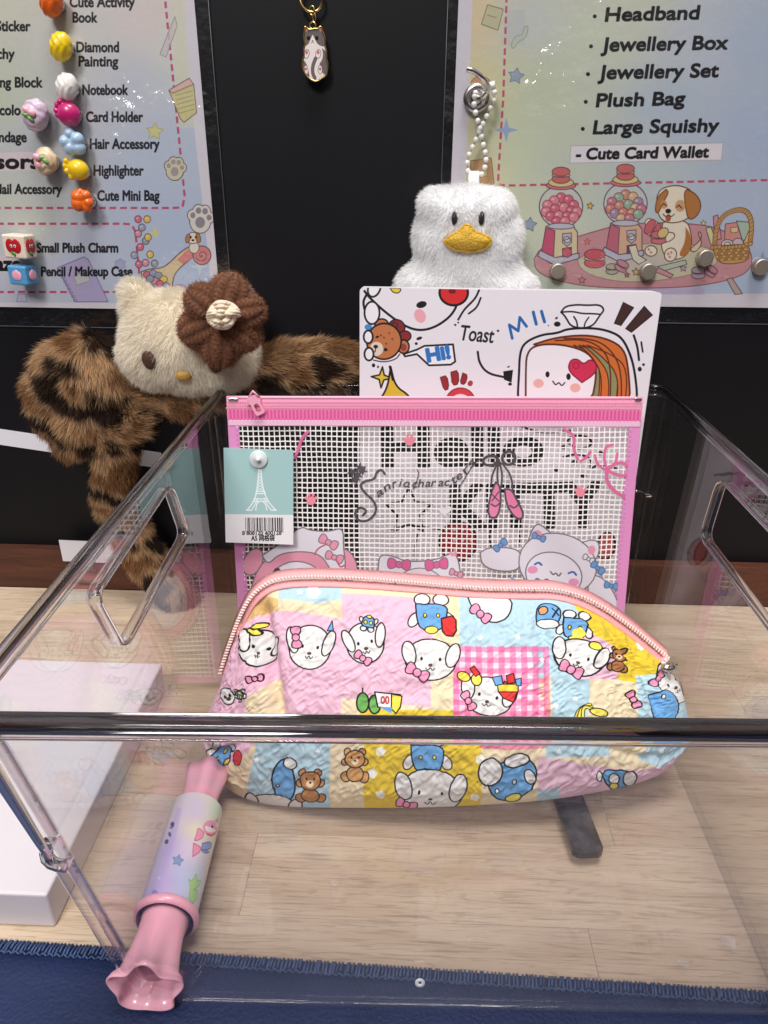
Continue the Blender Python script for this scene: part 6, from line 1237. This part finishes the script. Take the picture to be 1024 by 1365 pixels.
cv.line(smo([(421, 78), (417, 88), (417, 98), (420, 104)]), gr, 4.6); cv.ell(408.5, 93, 2.4, 6, (236, 220, 216), -10, (110, 90, 90), .6); cv.ell(427, 93, 2.8, 6, (236, 220, 216), 0, (110, 90, 90), .6); cv.ell(408, 92, 1.6, 2, (190, 110, 106)); cv.ell(427, 92, 1.6, 2, (190, 110, 106))
ab = CS.ab(ctp); n_ = len(ab); V = [CS.at(a_, b_, .06) for a_, b_ in ab]+[CS.at(a_, b_, -.08) for a_, b_ in ab]; Fc = [tuple(range(n_)), tuple(range(2*n_-1, n_-1, -1))]+[(n_+i, n_+(i+1) % n_, (i+1) % n_, i) for i in range(n_)]
if CS.N[1] > 0: pass
o = mk('cat_charm', V, Fc, image_mat('charm_print', cv.image('charm_print'), .25, coat=.5), k0, uv=[(a_/CS.w, b_/CS.h) for a_, b_ in ab]*2); o.data.materials.append(M['gold'])
for p in list(o.data.polygons)[1:]: p.material_index = 1
g = G(); g.tube(np.array(V[:n_])-np.array([0, .02, 0])*0, .045, 6, closed=True); g.obj('charm_rim', M['gold'], k0)

# ---------------- fridge magnets
def clay(rgb, coat=.5): return plain('clay_%d_%d_%d' % rgb, rgb, .32, coat=coat, bump=.15, bscale=500)
YM = -1.0
def magnet(name, px, label, cat='magnet', group='small clay magnets on the left poster'):
    c = onY(px[0], px[1], YM); t = thing(name, (c[0], -.2, c[2]), label, cat, group); t.scale = (.88, .88, .88); return t, c
def disc(t, c, r=.42): g = G(); g.lathe([(0, 0), (0, r), (.4, r), (.45, r*.9), (.45, 0)], (c[0], -.17, c[2]), (0, -1, 0), 28); g.obj('magnet_disc', M['chrome'], t)
def egg(g, c, rx_, ry_, rz_, rot=0): g.ball(c, (rx_, ry_, rz_), ry(rot)@rx(.25), 32, 20)
def ridged(name, px, label, rgb, size=(.66, .62, .82), rot=.35, yarn=True, seed=0):
    t, c = magnet(name, px, label); disc(t, c+np.array([.12, 0, -.05])); rr = blob('clay_body', [(c, size, ry(rot))], clay(rgb, .5 if seed != 3 else .1), t, .055, 2, disp=lambda W_, N: .022*np.sin(16*(W_[:, 0]-c[0])+9*np.abs(W_[:, 2]-c[2])+4*noise3(W_*1.2+seed))+.04*(noise3(W_*2+seed)-.5)); link_fix(rr, t); return t
ridged('clay_magnet', (67, 2), 'ribbed orange clay magnet cut off at the top edge, beside Cute Activity Book', (226, 96, 20), seed=1)
ridged('clay_magnet', (80, 62), 'yellow ribbed clay magnet beside the words Diamond Painting', (236, 200, 20), seed=2)
ridged('clay_magnet', (88, 116), 'white ribbed clay magnet just above the magenta paw one', (228, 222, 218), seed=3)
def pawmag(px, label, rgb, toes, big, extra=None):
    t, c = magnet('paw_magnet', px, label); disc(t, c+np.array([.16, 0, -.1])); bb = [(c+np.array(big[0]), big[1], ry(.5)@rx(.2))]
    for d_, r_ in toes: bb.append((c+np.array(d_), (r_, r_, r_), None))
    o = blob('clay_body', bb, clay(rgb), t, .05, 2); link_fix(o, t); return t
pawmag((90, 152), 'glossy magenta clay paw magnet beside the words Card Holder', (196, 34, 110), [((-.5, -.2, .5), .2), ((-.25, -.25, .68), .2), ((-.62, -.2, .2), .19), ((-.6, -.2, -.08), .16)], ((.05, 0, 0), (.72, .6, .72)))
pawmag((97, 190), 'pale blue clay paw magnet beside the words Hair Accessory', (168, 196, 222), [((-.42, -.1, .05), .42), ((-.1, -.12, .5), .33), ((.3, -.05, .2), .42), ((.3, 0, -.3), .42), ((-.2, -.05, -.3), .45)], ((.05, .05, 0), (.5, .45, .6)))
pawmag((103, 226), 'glossy yellow clay paw magnet beside the word Highlighter', (240, 196, 20), [((-.6, -.15, .5), .2), ((-.7, -.15, .22), .2), ((-.66, -.15, -.08), .21), ((-.42, -.15, -.42), .2)], ((.05, 0, 0), (.66, .6, .62)))
pawmag((110, 267), 'orange clay paw magnet beside the words Cute Mini Bag', (232, 104, 24), [((.32, -.2, .3), .33), ((.42, -.2, -.12), .33), ((.25, -.15, -.4), .33), ((-.25, -.15, -.2), .5), ((-.2, -.15, .2), .48), ((0, -.25, .5), .25)], ((0, .05, 0), (.6, .5, .7)))
for px, lab, rgb, seed in (((46, 153), 'lilac clay nest magnet with two pink eggs and green leaves', (206, 184, 204), 5), ((60, 215), 'beige clay nest magnet with pink petals and green leaves', (222, 196, 164), 6)):
    t, c = magnet('nest_magnet', px, lab); disc(t, c+np.array([.1, 0, -.1]), .5)
    o = blob('clay_body', [(c, (.8, .6, .95) if seed == 5 else (.72, .55, .85), ry(.5))], clay(rgb, .1), t, .06, 2, disp=lambda W_, N, s_=seed, c=c: .035*np.sin(20*np.linalg.norm((W_-c)*np.array([1, .5, 1]), axis=1)+8*noise3(W_*2+s_))+.05*(noise3(W_*4+s_)-.5)); link_fix(o, t)
    for d_, r_, cc in (((-.25, -.6, .25), .2, (236, 170, 186)), ((.05, -.62, .1), .22, (236, 170, 186)) if seed == 5 else ((-.3, -.5, -.2), .2, (232, 168, 176))): g = G(); g.ball(c+np.array(d_), (r_*1.3, r_*.7, r_), ry(.5)); g.obj('petal', clay(cc, .2), t)
    lf = (-.2, -.62, -.12) if seed == 5 else (.12, -.58, .12)
    for k_ in (-1, 1): g = G(); g.ball(c+np.array(lf)+np.array([.12*k_, 0, -.1*k_]), (.24, .12, .13), ry(.7 if k_ > 0 else .2)); g.obj('leaf', clay((110, 160, 84), .2), t)
def cube_magnet(px, label, rgb, w_, h_, d_, rot):
    t, c = magnet('cube_magnet', px, label); Rm = rz(rot)@ry(.03); g = G(); g.box(c, (w_, d_, h_), Rm, bev=.13, seg=4); o = g.obj('clay_block', clay(rgb, .1), t); disc(t, c, .35); return t, c, Rm
t, c, Rm = cube_magnet((25, 328), 'cream cube magnet with two red apples at the left edge', (232, 216, 196), 1.7, 1.5, 1.2, -.2)
for fx, sc_, ax_ in ((-.1, 1, 0), (0, .8, 1)):
    nf = Rm@np.array([0, -1, 0]) if ax_ == 0 else Rm@np.array([1, 0, 0]); cu = c+nf*((.6 if ax_ == 0 else .85)+.01); su = Rm@np.array([1, 0, 0]) if ax_ == 0 else Rm@np.array([0, 1, 0]); up_ = np.array([0, 0, 1.])
    Rf = np.stack([su, nf, up_], 1); g = G()
    for s_ in (-1, 1): g.ball(cu+su*.22*s_*sc_+up_*.05, (.36*sc_, .05, .46), Rf)
    g.obj('apple', clay((186, 30, 40), .4), t); g = G(); g.ball(cu+su*-.1-up_*.42+nf*.02, (.2*sc_, .05, .1), Rf@ry(.4)); g.obj('leaf', clay((60, 140, 50), .3), t); g = G(); g.box(cu-up_*.52+nf*.01, (.07, .06, .2), Rf); g.obj('stem', clay((90, 56, 36), .2), t)
    for s_ in (-1, 1): g = G(); g.ball(cu+su*.14*s_*sc_+nf*.04+up_*.05, (.1*sc_, .03, .11), Rf); e_ = g.obj('eye', clay((236, 226, 226), .3), t); g = G(); g.ball(cu+su*.14*s_*sc_+nf*.07+up_*.05, (.05, .02, .06), Rf); g.obj('pupil', M['black_thread'], e_, org=ORG[t.name])
t, c, Rm = cube_magnet((30, 366), 'blue cube magnet with pink hearts below the apple one', (84, 156, 202), 1.4, 1.25, 1.3, -.2)
for ax_ in (0, 1):
    nf = Rm@np.array([0, -1, 0]) if ax_ == 0 else Rm@np.array([1, 0, 0]); cu = c+nf*((.65 if ax_ == 0 else .75)+.01); su = Rm@np.array([1, 0, 0]) if ax_ == 0 else Rm@np.array([0, 1, 0]); up_ = np.array([0, 0, 1.]); Rf = np.stack([su, nf, up_], 1); g = G()
    g.ball(cu-su*.12, (.24, .05, .3), Rf); g.ball(cu+su*.12, (.24, .05, .3), Rf); g.ball(cu+up_*.12, (.18, .05, .26), Rf); g.obj('heart', clay((240, 168, 190), .2), t)
t = onY(0, 0, 0)
for (x, y), lab in zip([(744, 362), (865, 362), (941, 344), (1016, 356)], ['silver disc magnet on the poster below the left gumball machine', 'silver disc magnet on the poster below the puppy drawing, left of two', 'silver disc magnet on the poster touching the drawn basket', 'silver disc magnet at the right edge of the photo, past the drawn basket']):
    c = onY(x, y, -.55); k_ = thing('disc_magnet', (c[0], -.17, c[2]), lab, 'magnet', 'silver disc magnets on the right poster'); g = G(); g.lathe([(0, 0), (0, .46), (.36, .46), (.41, .45), (.44, .42), (.445, .39), (.445, .36), (.445, .0)], (c[0], -.17, c[2]), (0, -1, 0), 32)
    # an upright little drum as one mesh
    o = g.obj('drum', M['nickel'], k_)
